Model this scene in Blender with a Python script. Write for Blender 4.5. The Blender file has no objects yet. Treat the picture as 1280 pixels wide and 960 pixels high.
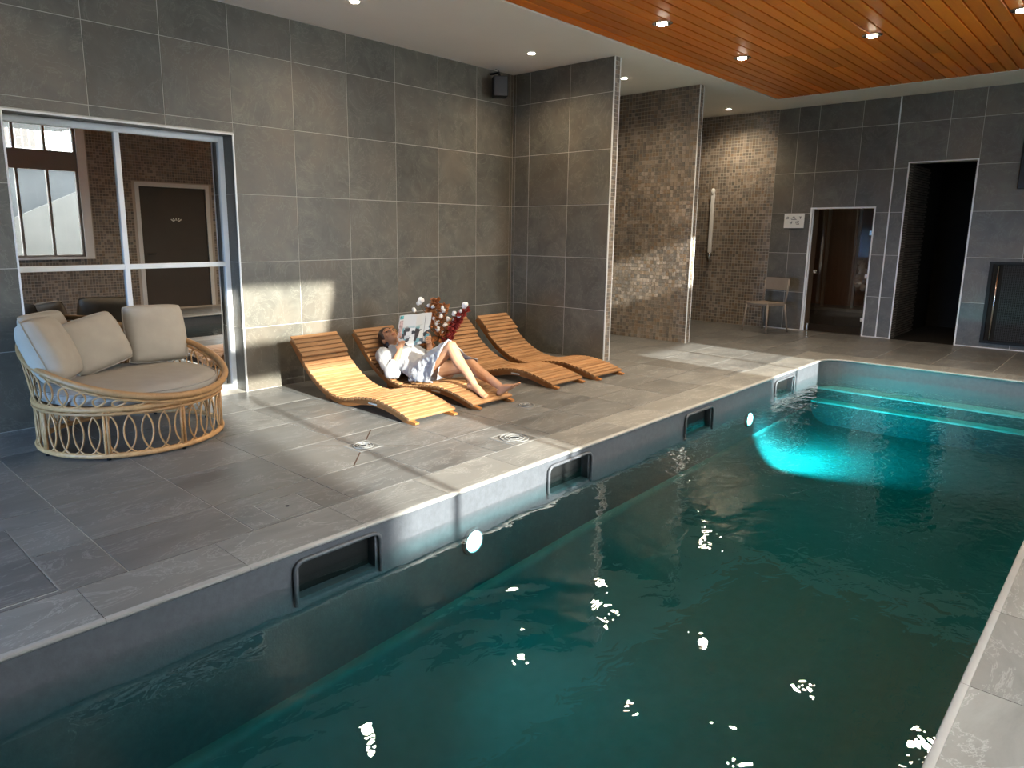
import bpy, bmesh, math, random
from math import sin, cos, pi, radians
from mathutils import Vector, Matrix, noise

random.seed(7)
sc = bpy.context.scene
C = bpy.context.collection

# ------------------------------------------------------------------ camera, sky, sun, exposure
def make_camera():
    cd = bpy.data.cameras.new('camera')
    cam = bpy.data.objects.new('camera', cd)
    C.objects.link(cam)
    yaw, pitch, roll = 0.75703, -0.18674, 0.00725
    f = Vector((cos(pitch) * cos(yaw), cos(pitch) * sin(yaw), sin(pitch)))
    r = Vector((sin(yaw), -cos(yaw), 0))
    u = r.cross(f)
    r2 = cos(roll) * r + sin(roll) * u
    u2 = -sin(roll) * r + cos(roll) * u
    m = Matrix((r2, u2, -f)).transposed().to_4x4()
    m.translation = Vector((0.019, -5.975, 1.471))
    cam.matrix_world = m
    cd.sensor_fit = 'HORIZONTAL'
    cd.sensor_width = 36.0
    cd.lens = 877.955 / 1280 * 36
    cd.shift_x = (640 - 604.566) / 1280
    cd.shift_y = (456.338 - 480) / 1280
    cd.clip_end = 200
    sc.camera = cam


make_camera()

world = bpy.data.worlds.new('world')
sc.world = world
world.use_nodes = True
bg = world.node_tree.nodes['Background']
bg.inputs[0].default_value = (0.90, 0.95, 1.0, 1)
bg.inputs[1].default_value = 27.0

SUN_AZ, SUN_SLOPE = radians(84), 0.3175
sun_dir = Vector((cos(SUN_AZ), sin(SUN_AZ), -SUN_SLOPE * sin(SUN_AZ))).normalized()
sd = bpy.data.lights.new('sun', 'SUN')
sd.energy = 16
sd.angle = radians(0.8)
sd.color = (1.0, 0.95, 0.87)
sun = bpy.data.objects.new('sun', sd)
sun.rotation_euler = sun_dir.to_track_quat('-Z', 'Y').to_euler()
sun.location = (0, -20, 8)
C.objects.link(sun)

sc.view_settings.view_transform = 'Standard'
sc.view_settings.look = 'None'
sc.view_settings.gamma = 1
sc.view_settings.use_curve_mapping = False
sc.view_settings.exposure = 0.6
cy = sc.cycles
cy.max_bounces = 8
cy.diffuse_bounces = 4
cy.glossy_bounces = 4
cy.transmission_bounces = 4
cy.transparent_max_bounces = 12
cy.volume_bounces = 0
cy.sample_clamp_indirect = 6
cy.caustics_reflective = False
cy.caustics_refractive = False
cy.use_denoising = True

# main dimensions (metres): x along the tiled wall, y across the room (wall at 0, room at y<0)
ZC = 3.353
XN = -2.6            # near end wall
XF = 11.353          # far wall
YR = -7.3            # window wall behind the camera
XP1, XP2 = 6.836, 8.813
PE = -1.455          # free end of both partitions
CL, CR = -3.222, -5.701   # pool edges
CF = 9.022
WZ = -0.165
JOINT_Z = [0.59, 1.19, 1.79, 2.39, 2.99]

# ------------------------------------------------------------------ node helpers
def mat(name):
    m = bpy.data.materials.new(name)
    m.use_nodes = True
    nt = m.node_tree
    return m, nt, nt.nodes['Principled BSDF']


def N(nt, typ, **kw):
    n = nt.nodes.new(typ)
    for k, v in kw.items():
        setattr(n, k, v)
    return n


def simple(name, col, rough=0.5, metal=0.0, spec=0.5, var=0.0, nscale=8.0, bump=0.0, bscale=60.0, stretch=None, emit=None, estr=0):
    m, nt, b = mat(name)
    b.inputs['Roughness'].default_value = rough
    b.inputs['Metallic'].default_value = metal
    b.inputs['Specular IOR Level'].default_value = spec
    L = nt.links
    b.inputs['Base Color'].default_value = (*col, 1)
    geo = N(nt, 'ShaderNodeNewGeometry')
    vec = geo.outputs['Position']
    if stretch:
        mp = N(nt, 'ShaderNodeMapping')
        mp.inputs['Scale'].default_value = stretch
        L.new(vec, mp.inputs['Vector'])
        vec = mp.outputs[0]
    if var:
        ns = N(nt, 'ShaderNodeTexNoise')
        ns.inputs['Scale'].default_value = nscale
        ns.inputs['Detail'].default_value = 5
        L.new(vec, ns.inputs['Vector'])
        rp = N(nt, 'ShaderNodeValToRGB')
        rp.color_ramp.elements[0].position = 0.3
        rp.color_ramp.elements[1].position = 0.7
        rp.color_ramp.elements[0].color = (*[c * (1 - var) for c in col], 1)
        rp.color_ramp.elements[1].color = (*[min(1, c * (1 + var)) for c in col], 1)
        L.new(ns.outputs[0], rp.inputs[0])
        L.new(rp.outputs[0], b.inputs['Base Color'])
    if bump:
        n2 = N(nt, 'ShaderNodeTexNoise')
        n2.inputs['Scale'].default_value = bscale
        n2.inputs['Detail'].default_value = 3
        L.new(vec, n2.inputs['Vector'])
        bp = N(nt, 'ShaderNodeBump')
        bp.inputs['Strength'].default_value = bump
        bp.inputs['Distance'].default_value = 0.01
        L.new(n2.outputs[0], bp.inputs['Height'])
        L.new(bp.outputs[0], b.inputs['Normal'])
    if emit:
        b.inputs['Emission Color'].default_value = (*emit, 1)
        b.inputs['Emission Strength'].default_value = estr
    return m


def slate(name, dark, mid, warm, rough, streak=(1, 1, 1), bump=0.12, vein=0.5):
    """stone-look porcelain: cloudy base, warm patches, fine pale scratches; shifted per tile"""
    m, nt, b = mat(name)
    L = nt.links
    geo = N(nt, 'ShaderNodeNewGeometry')
    oi = N(nt, 'ShaderNodeObjectInfo')
    mul = N(nt, 'ShaderNodeMath', operation='MULTIPLY')
    mul.inputs[1].default_value = 37.0
    L.new(oi.outputs['Random'], mul.inputs[0])
    add = N(nt, 'ShaderNodeVectorMath', operation='ADD')
    L.new(geo.outputs['Position'], add.inputs[0])
    L.new(mul.outputs[0], add.inputs[1])
    mp = N(nt, 'ShaderNodeMapping')
    mp.inputs['Scale'].default_value = streak
    L.new(add.outputs[0], mp.inputs['Vector'])

    def noi(scale, detail, rough_=0.6, dist=0.0):
        n = N(nt, 'ShaderNodeTexNoise')
        n.inputs['Scale'].default_value = scale
        n.inputs['Detail'].default_value = detail
        n.inputs['Roughness'].default_value = rough_
        n.inputs['Distortion'].default_value = dist
        L.new(mp.outputs[0], n.inputs['Vector'])
        return n

    n1 = noi(4.0, 8, 0.65, 0.6)
    r1 = N(nt, 'ShaderNodeValToRGB')
    r1.color_ramp.elements[0].position = 0.32
    r1.color_ramp.elements[1].position = 0.72
    r1.color_ramp.elements[0].color = (*dark, 1)
    r1.color_ramp.elements[1].color = (*mid, 1)
    L.new(n1.outputs[0], r1.inputs[0])
    n2 = noi(1.6, 4, 0.5)
    r2 = N(nt, 'ShaderNodeValToRGB')
    r2.color_ramp.elements[0].position = 0.45
    r2.color_ramp.elements[1].position = 0.75
    L.new(n2.outputs[0], r2.inputs[0])
    mx = N(nt, 'ShaderNodeMix', data_type='RGBA')
    mx.inputs[7].default_value = (*warm, 1)
    L.new(r2.outputs[0], mx.inputs[0])
    L.new(r1.outputs[0], mx.inputs[6])
    n3 = noi(2.6, 6, 0.7, 1.5)
    r3 = N(nt, 'ShaderNodeValToRGB')
    e = r3.color_ramp.elements
    e[0].position = 0.485
    e[1].position = 0.515
    e[0].color = e[1].color = (0, 0, 0, 1)
    k = e.new(0.5)
    k.color = (vein, vein, vein, 1)
    L.new(n3.outputs[0], r3.inputs[0])
    mx2 = N(nt, 'ShaderNodeMix', data_type='RGBA')
    mx2.inputs[7].default_value = (*[min(1, c * 1.55 + 0.02) for c in mid], 1)
    L.new(r3.outputs[0], mx2.inputs[0])
    L.new(mx.outputs[2], mx2.inputs[6])
    hv = N(nt, 'ShaderNodeHueSaturation')
    mr = N(nt, 'ShaderNodeMapRange')
    mr.inputs[3].default_value = 0.86
    mr.inputs[4].default_value = 1.12
    L.new(oi.outputs['Random'], mr.inputs[0])
    L.new(mr.outputs[0], hv.inputs['Value'])
    L.new(mx2.outputs[2], hv.inputs['Color'])
    L.new(hv.outputs[0], b.inputs['Base Color'])
    mrr = N(nt, 'ShaderNodeMapRange')
    mrr.inputs[3].default_value = rough - 0.08
    mrr.inputs[4].default_value = rough + 0.1
    L.new(n1.outputs[0], mrr.inputs[0])
    L.new(mrr.outputs[0], b.inputs['Roughness'])
    n4 = noi(22, 5, 0.6)
    bp = N(nt, 'ShaderNodeBump')
    bp.inputs['Strength'].default_value = bump
    bp.inputs['Distance'].default_value = 0.01
    L.new(n4.outputs[0], bp.inputs['Height'])
    L.new(bp.outputs[0], b.inputs['Normal'])
    return m


def mosaic_mat(name, cols, rough=0.35):
    m, nt, b = mat(name)
    L = nt.links
    geo = N(nt, 'ShaderNodeNewGeometry')
    rp = N(nt, 'ShaderNodeValToRGB')
    rp.color_ramp.interpolation = 'CONSTANT'
    els = rp.color_ramp.elements
    while len(els) < len(cols):
        els.new(0.5)
    for i, c in enumerate(cols):
        els[i].position = i / len(cols)
        els[i].color = (*c, 1)
    L.new(geo.outputs['Random Per Island'], rp.inputs[0])
    n = N(nt, 'ShaderNodeTexNoise')
    n.inputs['Scale'].default_value = 2.2
    n.inputs['Detail'].default_value = 3
    L.new(geo.outputs['Position'], n.inputs['Vector'])
    mr = N(nt, 'ShaderNodeMapRange')
    mr.inputs[1].default_value = 0.3
    mr.inputs[2].default_value = 0.7
    mr.inputs[3].default_value = 0.75
    mr.inputs[4].default_value = 1.25
    L.new(n.outputs[0], mr.inputs[0])
    hv = N(nt, 'ShaderNodeHueSaturation')
    L.new(mr.outputs[0], hv.inputs['Value'])
    L.new(rp.outputs[0], hv.inputs['Color'])
    L.new(hv.outputs[0], b.inputs['Base Color'])
    b.inputs['Roughness'].default_value = rough
    return m


def wood_mat(name, dark, light, stretch, rough=0.45, spec=0.5):
    m, nt, b = mat(name)
    L = nt.links
    tc = N(nt, 'ShaderNodeNewGeometry')
    oi = N(nt, 'ShaderNodeObjectInfo')
    mul = N(nt, 'ShaderNodeMath', operation='MULTIPLY')
    mul.inputs[1].default_value = 23.0
    L.new(oi.outputs['Random'], mul.inputs[0])
    add = N(nt, 'ShaderNodeVectorMath', operation='ADD')
    L.new(tc.outputs['Position'], add.inputs[0])
    L.new(mul.outputs[0], add.inputs[1])
    mp = N(nt, 'ShaderNodeMapping')
    mp.inputs['Scale'].default_value = stretch
    L.new(add.outputs[0], mp.inputs['Vector'])
    n = N(nt, 'ShaderNodeTexNoise')
    n.inputs['Scale'].default_value = 1.0
    n.inputs['Detail'].default_value = 6
    n.inputs['Roughness'].default_value = 0.65
    n.inputs['Distortion'].default_value = 0.8
    L.new(mp.outputs[0], n.inputs['Vector'])
    rp = N(nt, 'ShaderNodeValToRGB')
    rp.color_ramp.elements[0].position = 0.3
    rp.color_ramp.elements[1].position = 0.72
    rp.color_ramp.elements[0].color = (*dark, 1)
    rp.color_ramp.elements[1].color = (*light, 1)
    L.new(n.outputs[0], rp.inputs[0])
    hv = N(nt, 'ShaderNodeHueSaturation')
    mr = N(nt, 'ShaderNodeMapRange')
    mr.inputs[3].default_value = 0.78
    mr.inputs[4].default_value = 1.18
    L.new(oi.outputs['Random'], mr.inputs[0])
    L.new(mr.outputs[0], hv.inputs['Value'])
    L.new(rp.outputs[0], hv.inputs['Color'])
    L.new(hv.outputs[0], b.inputs['Base Color'])
    b.inputs['Roughness'].default_value = rough
    b.inputs['Specular IOR Level'].default_value = spec
    bp = N(nt, 'ShaderNodeBump')
    bp.inputs['Strength'].default_value = 0.15
    bp.inputs['Distance'].default_value = 0.003
    L.new(n.outputs[0], bp.inputs['Height'])
    L.new(bp.outputs[0], b.inputs['Normal'])
    return m


def schlick(nt, normal_out, f0, scale=1.0, power=5):
    L = nt.links
    geo = N(nt, 'ShaderNodeNewGeometry')
    dt = N(nt, 'ShaderNodeVectorMath', operation='DOT_PRODUCT')
    L.new(geo.outputs['Incoming'], dt.inputs[0])
    L.new(normal_out if normal_out else geo.outputs['Normal'], dt.inputs[1])
    ab = N(nt, 'ShaderNodeMath', operation='ABSOLUTE')
    L.new(dt.outputs['Value'], ab.inputs[0])
    om = N(nt, 'ShaderNodeMath', operation='SUBTRACT')
    om.inputs[0].default_value = 1
    L.new(ab.outputs[0], om.inputs[1])
    pw = N(nt, 'ShaderNodeMath', operation='POWER')
    pw.inputs[1].default_value = power
    L.new(om.outputs[0], pw.inputs[0])
    ma = N(nt, 'ShaderNodeMath', operation='MULTIPLY_ADD')
    ma.inputs[1].default_value = (1 - f0) * scale
    ma.inputs[2].default_value = f0 * scale
    L.new(pw.outputs[0], ma.inputs[0])
    return ma.outputs[0]


def glass_mat(name, tint=(0.92, 0.95, 0.95), f0=0.05):
    m = bpy.data.materials.new(name)
    m.use_nodes = True
    nt = m.node_tree
    nt.nodes.remove(nt.nodes['Principled BSDF'])
    out = nt.nodes['Material Output']
    tr = N(nt, 'ShaderNodeBsdfTransparent')
    tr.inputs[0].default_value = (*tint, 1)
    gl = N(nt, 'ShaderNodeBsdfGlossy')
    gl.inputs['Roughness'].default_value = 0.0
    gl.inputs['Color'].default_value = (1, 1, 1, 1)
    mx = N(nt, 'ShaderNodeMixShader')
    nt.links.new(schlick(nt, None, f0), mx.inputs[0])
    nt.links.new(tr.outputs[0], mx.inputs[1])
    nt.links.new(gl.outputs[0], mx.inputs[2])
    nt.links.new(mx.outputs[0], out.inputs['Surface'])
    return m


def water_mat():
    m = bpy.data.materials.new('pool water')
    m.use_nodes = True
    nt = m.node_tree
    L = nt.links
    nt.nodes.remove(nt.nodes['Principled BSDF'])
    out = nt.nodes['Material Output']
    geo = N(nt, 'ShaderNodeNewGeometry')
    mp = N(nt, 'ShaderNodeMapping')
    mp.inputs['Scale'].default_value = (1.0, 1.35, 1.0)
    L.new(geo.outputs['Position'], mp.inputs['Vector'])
    n1 = N(nt, 'ShaderNodeTexNoise')
    n1.inputs['Scale'].default_value = 1.3
    n1.inputs['Detail'].default_value = 2
    n1.inputs['Distortion'].default_value = 0.6
    L.new(mp.outputs[0], n1.inputs['Vector'])
    n2 = N(nt, 'ShaderNodeTexNoise')
    n2.inputs['Scale'].default_value = 9.0
    n2.inputs['Detail'].default_value = 2
    n2.inputs['Distortion'].default_value = 0.8
    L.new(mp.outputs[0], n2.inputs['Vector'])
    # the ripples are livelier around the far lamp and the inlet, calm near the camera
    sx = N(nt, 'ShaderNodeSeparateXYZ')
    L.new(geo.outputs['Position'], sx.inputs[0])
    mr = N(nt, 'ShaderNodeMapRange')
    mr.inputs[1].default_value = 3.0
    mr.inputs[2].default_value = 8.0
    mr.inputs[3].default_value = 0.004
    mr.inputs[4].default_value = 0.038
    L.new(sx.outputs['X'], mr.inputs[0])
    m2 = N(nt, 'ShaderNodeMath', operation='MULTIPLY')
    L.new(n2.outputs[0], m2.inputs[0])
    L.new(mr.outputs[0], m2.inputs[1])
    m1 = N(nt, 'ShaderNodeMath', operation='MULTIPLY_ADD')
    m1.inputs[1].default_value = 0.055
    L.new(n1.outputs[0], m1.inputs[0])
    L.new(m2.outputs[0], m1.inputs[2])
    bp = N(nt, 'ShaderNodeBump')
    bp.inputs['Strength'].default_value = 0.25
    bp.inputs['Distance'].default_value = 1.0
    L.new(m1.outputs[0], bp.inputs['Height'])
    tr = N(nt, 'ShaderNodeBsdfTransparent')
    gl = N(nt, 'ShaderNodeBsdfGlossy')
    gl.inputs['Roughness'].default_value = 0.0
    gl.inputs['Color'].default_value = (1, 1, 1, 1)
    L.new(bp.outputs[0], gl.inputs['Normal'])
    mx = N(nt, 'ShaderNodeMixShader')
    L.new(schlick(nt, bp.outputs[0], 0.03, power=3.2), mx.inputs[0])
    L.new(tr.outputs[0], mx.inputs[1])
    L.new(gl.outputs[0], mx.inputs[2])
    L.new(mx.outputs[0], out.inputs['Surface'])
    va = N(nt, 'ShaderNodeVolumeAbsorption')
    va.inputs['Color'].default_value = (0.06, 0.765, 0.775, 1)
    va.inputs['Density'].default_value = 2.4
    L.new(va.outputs[0], out.inputs['Volume'])
    return m


M = {}
M['wall'] = slate('slate wall tile', (0.074, 0.068, 0.054), (0.142, 0.131, 0.107), (0.140, 0.113, 0.084), 0.42, vein=0.35)
M['floor'] = slate('slate floor tile', (0.090, 0.090, 0.088), (0.175, 0.172, 0.165), (0.150, 0.142, 0.130), 0.36, streak=(0.45, 1.3, 1), bump=0.08, vein=0.6)
M['coping'] = slate('coping stone', (0.135, 0.132, 0.125), (0.24, 0.235, 0.22), (0.21, 0.20, 0.18), 0.42, streak=(0.5, 1.2, 1), bump=0.08)
M['nose'] = simple('pale glazed edge', (0.33, 0.325, 0.31), 0.3, var=0.08, nscale=6)
M['grout'] = simple('grout', (0.46, 0.43, 0.38), 0.8, var=0.1)
M['grout_floor'] = simple('floor grout', (0.46, 0.45, 0.42), 0.8, var=0.15)
M['grout_dark'] = simple('mosaic grout', (0.44, 0.39, 0.33), 0.8)
M['mosaic'] = mosaic_mat('stone mosaic', [(0.20, 0.16, 0.125), (0.15, 0.122, 0.10), (0.26, 0.21, 0.165), (0.18, 0.15, 0.125), (0.20, 0.145, 0.10), (0.13, 0.115, 0.10), (0.19, 0.165, 0.145), (0.29, 0.24, 0.20)])
M['brick'] = mosaic_mat('thin slate brick', [(0.10, 0.095, 0.09), (0.13, 0.12, 0.11), (0.08, 0.075, 0.07), (0.15, 0.13, 0.115)], 0.6)
M['white'] = simple('white ceiling paint', (0.90, 0.85, 0.77), 0.85, var=0.02, nscale=2)
M['metal_white'] = simple('white coated metal', (0.78, 0.78, 0.77), 0.35, var=0.03)
M['trim'] = simple('satin metal trim', (0.66, 0.66, 0.64), 0.4, var=0.04)
M['chrome'] = simple('chrome', (0.75, 0.75, 0.75), 0.12, 1.0)
M['black'] = simple('black plastic', (0.012, 0.013, 0.013), 0.5, spec=0.2, var=0.1)
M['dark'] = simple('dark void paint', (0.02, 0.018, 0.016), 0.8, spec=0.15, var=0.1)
M['ceil_wood'] = wood_mat('orange larch plank', (0.78, 0.175, 0.010), (0.92, 0.25, 0.017), (0.9, 14, 14), 0.42)
M['teak'] = wood_mat('oiled teak', (0.26, 0.115, 0.040), (0.40, 0.225, 0.105), (3, 40, 40), 0.5, 0.35)
M['teak_rail'] = wood_mat('oiled teak rail', (0.27, 0.10, 0.024), (0.40, 0.165, 0.045), (30, 3, 12), 0.5, 0.35)
M['rattan'] = wood_mat('rattan cane', (0.36, 0.185, 0.07), (0.56, 0.31, 0.13), (20, 20, 20), 0.5)
M['linen'] = simple('cream linen', (0.42, 0.37, 0.305), 0.95, spec=0.1, var=0.04, nscale=12, bump=0.25, bscale=350)
M['seat_linen'] = simple('grey beige linen', (0.36, 0.325, 0.285), 0.95, spec=0.1, var=0.04, nscale=12, bump=0.25, bscale=350)
M['pool'] = simple('slate grey pool liner', (0.095, 0.102, 0.115), 0.5, var=0.12, nscale=30, bump=0.1, bscale=90)
M['step'] = simple('pale step liner', (0.74, 0.75, 0.75), 0.6, var=0.08, nscale=12)
M['pool_floor'] = simple('mid grey pool liner', (0.16, 0.17, 0.175), 0.6, var=0.08, nscale=12)
M['water'] = water_mat()
M['glass'] = glass_mat('window glass')
M['glass_cool_light'] = glass_mat('glass tinted for cool light', (0.55, 0.76, 1.0))  # tint added to turn the near end daylight blue
M['door_glass'] = glass_mat('smoked door glass', (0.72, 0.66, 0.60), 0.03)
M['mirror'] = simple('tinted mirror glass', (0.60, 0.585, 0.56), 0.0, 1.0)
M['robe'] = simple('white towelling', (0.40, 0.40, 0.405), 0.95, spec=0.1, bump=0.3, bscale=260)
M['skin'] = simple('skin', (0.44, 0.225, 0.125), 0.5, spec=0.35, var=0.08, nscale=14)
M['hair'] = simple('dark brown hair', (0.035, 0.02, 0.013), 0.5, var=0.3, nscale=60, stretch=(6, 1, 1))
M['lip'] = simple('lips', (0.42, 0.13, 0.10), 0.45)
M['eye'] = simple('eye', (0.05, 0.035, 0.03), 0.3)
M['lamp'] = simple('lit downlight lens', (1, 1, 1), 0.4, emit=(1.0, 0.86, 0.66), estr=40)
M['pool_lamp'] = simple('lit pool lamp lens', (1, 1, 1), 0.4, emit=(0.80, 1.0, 1.0), estr=14)
M['seam'] = simple('dark ceiling gap', (0.045, 0.018, 0.007), 0.9)
M['concrete'] = simple('grey blue render', (0.17, 0.18, 0.19), 0.9, var=0.08, nscale=1.2)  # one even grey blue tone
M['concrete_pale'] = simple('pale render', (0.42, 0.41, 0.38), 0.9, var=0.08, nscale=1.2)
M['sunlit_tone'] = simple('sunlit wall tone', (0.085, 0.085, 0.082), 0.9, var=0.1, nscale=2)  # tone stands in for sunlight on the annex wall
M['render_dark'] = simple('grey render', (0.05, 0.055, 0.06), 0.9, var=0.08, nscale=1.2)
M['yard'] = simple('yard paving', (0.2, 0.2, 0.19), 0.9, var=0.2, nscale=3)
M['plastic_taupe'] = simple('taupe plastic', (0.25, 0.20, 0.155), 0.5, var=0.05)
M['door_dark'] = simple('dark brown door', (0.055, 0.045, 0.038), 0.5, var=0.1, nscale=3)
M['frame_grey'] = simple('grey brown window frame', (0.20, 0.175, 0.155), 0.5)
M['wood_panel'] = wood_mat('thermo aspen panel', (0.38, 0.20, 0.12), (0.55, 0.31, 0.19), (2, 18, 1.0), 0.55)
M['grate'] = simple('cast drain stone', (0.20, 0.197, 0.187), 0.5, var=0.1)
M['hole'] = simple('dark slot', (0.01, 0.012, 0.014), 0.9)
M['cotton'] = simple('white cotton', (0.85, 0.83, 0.80), 0.95, bump=0.4, bscale=120)
M['rust'] = simple('rust brown dried petals', (0.42, 0.16, 0.05), 0.8, var=0.3, nscale=40)
M['red'] = simple('deep red amaranth', (0.33, 0.03, 0.02), 0.8, var=0.35, nscale=60)
M['stem'] = simple('dry stem', (0.16, 0.09, 0.045), 0.8)
M['terracotta'] = simple('brown ceramic', (0.23, 0.11, 0.06), 0.45, var=0.15, nscale=10)
M['tag'] = simple('pale label', (0.8, 0.72, 0.6), 0.5)
M['print'] = simple('dark print', (0.03, 0.03, 0.035), 0.6)
M['sign'] = simple('white acrylic', (0.72, 0.71, 0.66), 0.35)


# ------------------------------------------------------------------ mesh helpers
class MB:
    def __init__(self):
        self.v, self.f = [], []

    def add(self, vs, fs):
        b = len(self.v)
        self.v += [tuple(p) for p in vs]
        self.f += [tuple(b + i for i in f) for f in fs]

    def box(self, x0, x1, y0, y1, z0, z1):
        vs = [(x, y, z) for z in (z0, z1) for y in (y0, y1) for x in (x0, x1)]
        self.add(vs, [(0, 2, 3, 1), (4, 5, 7, 6), (0, 1, 5, 4), (2, 6, 7, 3), (0, 4, 6, 2), (1, 3, 7, 5)])
        return self

    def obox(self, c, ax, ay, az, hx, hy, hz):
        """oriented box: centre, three unit axes, half sizes"""
        c, ax, ay, az = map(Vector, (c, ax, ay, az))
        vs = [c + ax * (sx * hx) + ay * (sy * hy) + az * (sz * hz) for sz in (-1, 1) for sy in (-1, 1) for sx in (-1, 1)]
        fs = [(0, 2, 3, 1), (4, 5, 7, 6), (0, 1, 5, 4), (2, 6, 7, 3), (0, 4, 6, 2), (1, 3, 7, 5)]
        if ax.cross(ay).dot(az) < 0:
            fs = [tuple(reversed(f)) for f in fs]
        self.add(vs, fs)
        return self

    def bar(self, p, q, w, h, up=(0, 0, 1)):
        p, q = Vector(p), Vector(q)
        d = (q - p)
        ln = d.length
        d.normalize()
        s = d.cross(Vector(up))
        if s.length < 1e-4:
            s = d.cross(Vector((1, 0, 0)))
        s.normalize()
        t = s.cross(d)
        return self.obox((p + q) / 2, d, s, t, ln / 2, w / 2, h / 2)

    def tube(self, pts, r, n=8, closed=False, cap=True, flat=1.0):
        pts = [Vector(p) for p in pts]
        k = len(pts)
        rs = r if isinstance(r, (list, tuple)) else [r] * k
        prev = None
        base = len(self.v)
        for i, p in enumerate(pts):
            if closed:
                d = pts[(i + 1) % k] - pts[i - 1]
            else:
                d = pts[min(i + 1, k - 1)] - pts[max(i - 1, 0)]
            if d.length < 1e-9:
                d = Vector((0, 0, 1))
            d.normalize()
            if prev is None:
                a = d.orthogonal().normalized()
            else:
                a = prev - d * prev.dot(d)
                a = a.normalized() if a.length > 1e-6 else d.orthogonal().normalized()
            prev = a
            b = d.cross(a)
            for j in range(n):
                t = 2 * pi * j / n
                self.v.append(tuple(p + (a * cos(t) + b * sin(t) * flat) * rs[i]))
        m = k if closed else k - 1
        for i in range(m):
            for j in range(n):
                i2 = (i + 1) % k
                self.f.append((base + i * n + j, base + i * n + (j + 1) % n, base + i2 * n + (j + 1) % n, base + i2 * n + j))
        if cap and not closed:
            self.f.append(tuple(base + j for j in reversed(range(n))))
            self.f.append(tuple(base + (k - 1) * n + j for j in range(n)))
        return self

    def lathe(self, prof, n=24, c=(0, 0, 0), ax=None):
        """profile [(r, h)] about an axis"""
        c = Vector(c)
        az = Vector(ax or (0, 0, 1)).normalized()
        a = az.orthogonal().normalized()
        b = az.cross(a)
        base = len(self.v)
        for r, h in prof:
            for j in range(n):
                t = 2 * pi * j / n
                self.v.append(tuple(c + az * h + (a * cos(t) + b * sin(t)) * max(r, 1e-5)))
        for i in range(len(prof) - 1):
            for j in range(n):
                self.f.append((base + i * n + j, base + i * n + (j + 1) % n, base + (i + 1) * n + (j + 1) % n, base + (i + 1) * n + j))
        self.f.append(tuple(base + j for j in reversed(range(n))))
        self.f.append(tuple(base + (len(prof) - 1) * n + j for j in range(n)))
        return self

    def loft(self, rings, cap=True):
        n = len(rings[0])
        base = len(self.v)
        for r in rings:
            self.v += [tuple(p) for p in r]
        for i in range(len(rings) - 1):
            for j in range(n):
                self.f.append((base + i * n + j, base + i * n + (j + 1) % n, base + (i + 1) * n + (j + 1) % n, base + (i + 1) * n + j))
        if cap:
            self.f.append(tuple(base + j for j in reversed(range(n))))
            self.f.append(tuple(base + (len(rings) - 1) * n + j for j in range(n)))
        return self

    def prism(self, poly, fn, d0, d1):
        """poly in 2-D extruded from d0 to d1; fn(a, b, d) -> 3-D"""
        n = len(poly)
        vs = [fn(a, b, d0) for a, b in poly] + [fn(a, b, d1) for a, b in poly]
        fs = [tuple(range(n)), tuple(reversed(range(n, 2 * n)))]
        fs += [(i, i + n, (i + 1) % n + n, (i + 1) % n) for i in range(n)]
        self.add(vs, fs)
        return self

    def ball(self, c, r, ax=None, u=12, v=8):
        """ellipsoid; r is a number or three radii along the axes ax"""
        c = Vector(c)
        rs = r if isinstance(r, (list, tuple)) else (r, r, r)
        A = [Vector(a) for a in (ax or ((1, 0, 0), (0, 1, 0), (0, 0, 1)))]
        base = len(self.v)
        for i in range(v + 1):
            t = pi * i / v
            for j in range(u):
                p = 2 * pi * j / u
                s = max(sin(t), 1e-4)
                self.v.append(tuple(c + A[0] * (rs[0] * s * cos(p)) + A[1] * (rs[1] * s * sin(p)) + A[2] * (rs[2] * cos(t))))
        for i in range(v):
            for j in range(u):
                self.f.append((base + i * u + j, base + (i + 1) * u + j, base + (i + 1) * u + (j + 1) % u, base + i * u + (j + 1) % u))
        return self

    def mesh(self, name, material, smooth=False, fix=True):
        me = bpy.data.meshes.new(name)
        me.from_pydata(self.v, [], self.f)
        if fix:
            bm = bmesh.new()
            bm.from_mesh(me)
            bmesh.ops.recalc_face_normals(bm, faces=bm.faces)
            bm.to_mesh(me)
            bm.free()
        if material:
            me.materials.append(material)
        if smooth:
            me.polygons.foreach_set('use_smooth', [True] * len(me.polygons))
            if smooth == 'auto':
                me.set_sharp_from_angle(angle=radians(35))
        me.update()
        return me

    def build(self, name, material, parent=None, smooth=False, kind=None, fix=True):
        return link(name, self.mesh(name, material, smooth, fix), parent, kind=kind)


def link(name, data, parent=None, loc=None, kind=None):
    o = bpy.data.objects.new(name, data)
    C.objects.link(o)
    if parent is not None:
        o.parent = parent
        o.matrix_parent_inverse = Matrix.Translation(-parent.location) if parent.type == 'EMPTY' and parent.rotation_euler.z == 0 else parent.matrix_basis.inverted()
    if loc is not None:
        o.location = loc
    if kind:
        o['kind'] = kind
    return o


def empty(name, loc, label, cat, group=None):
    o = bpy.data.objects.new(name, None)
    o.location = loc
    o.empty_display_size = 0.1
    C.objects.link(o)
    return tag(o, label, cat, group)


def tag(o, label, cat, group=None):
    o['label'] = label
    o['category'] = cat
    if group:
        o['group'] = group
    return o


def struct(name, mb, material, parent=None, smooth=False):
    o = mb.build(name, material, parent, smooth)
    if parent is None:
        o['kind'] = 'structure'
    return o


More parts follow.
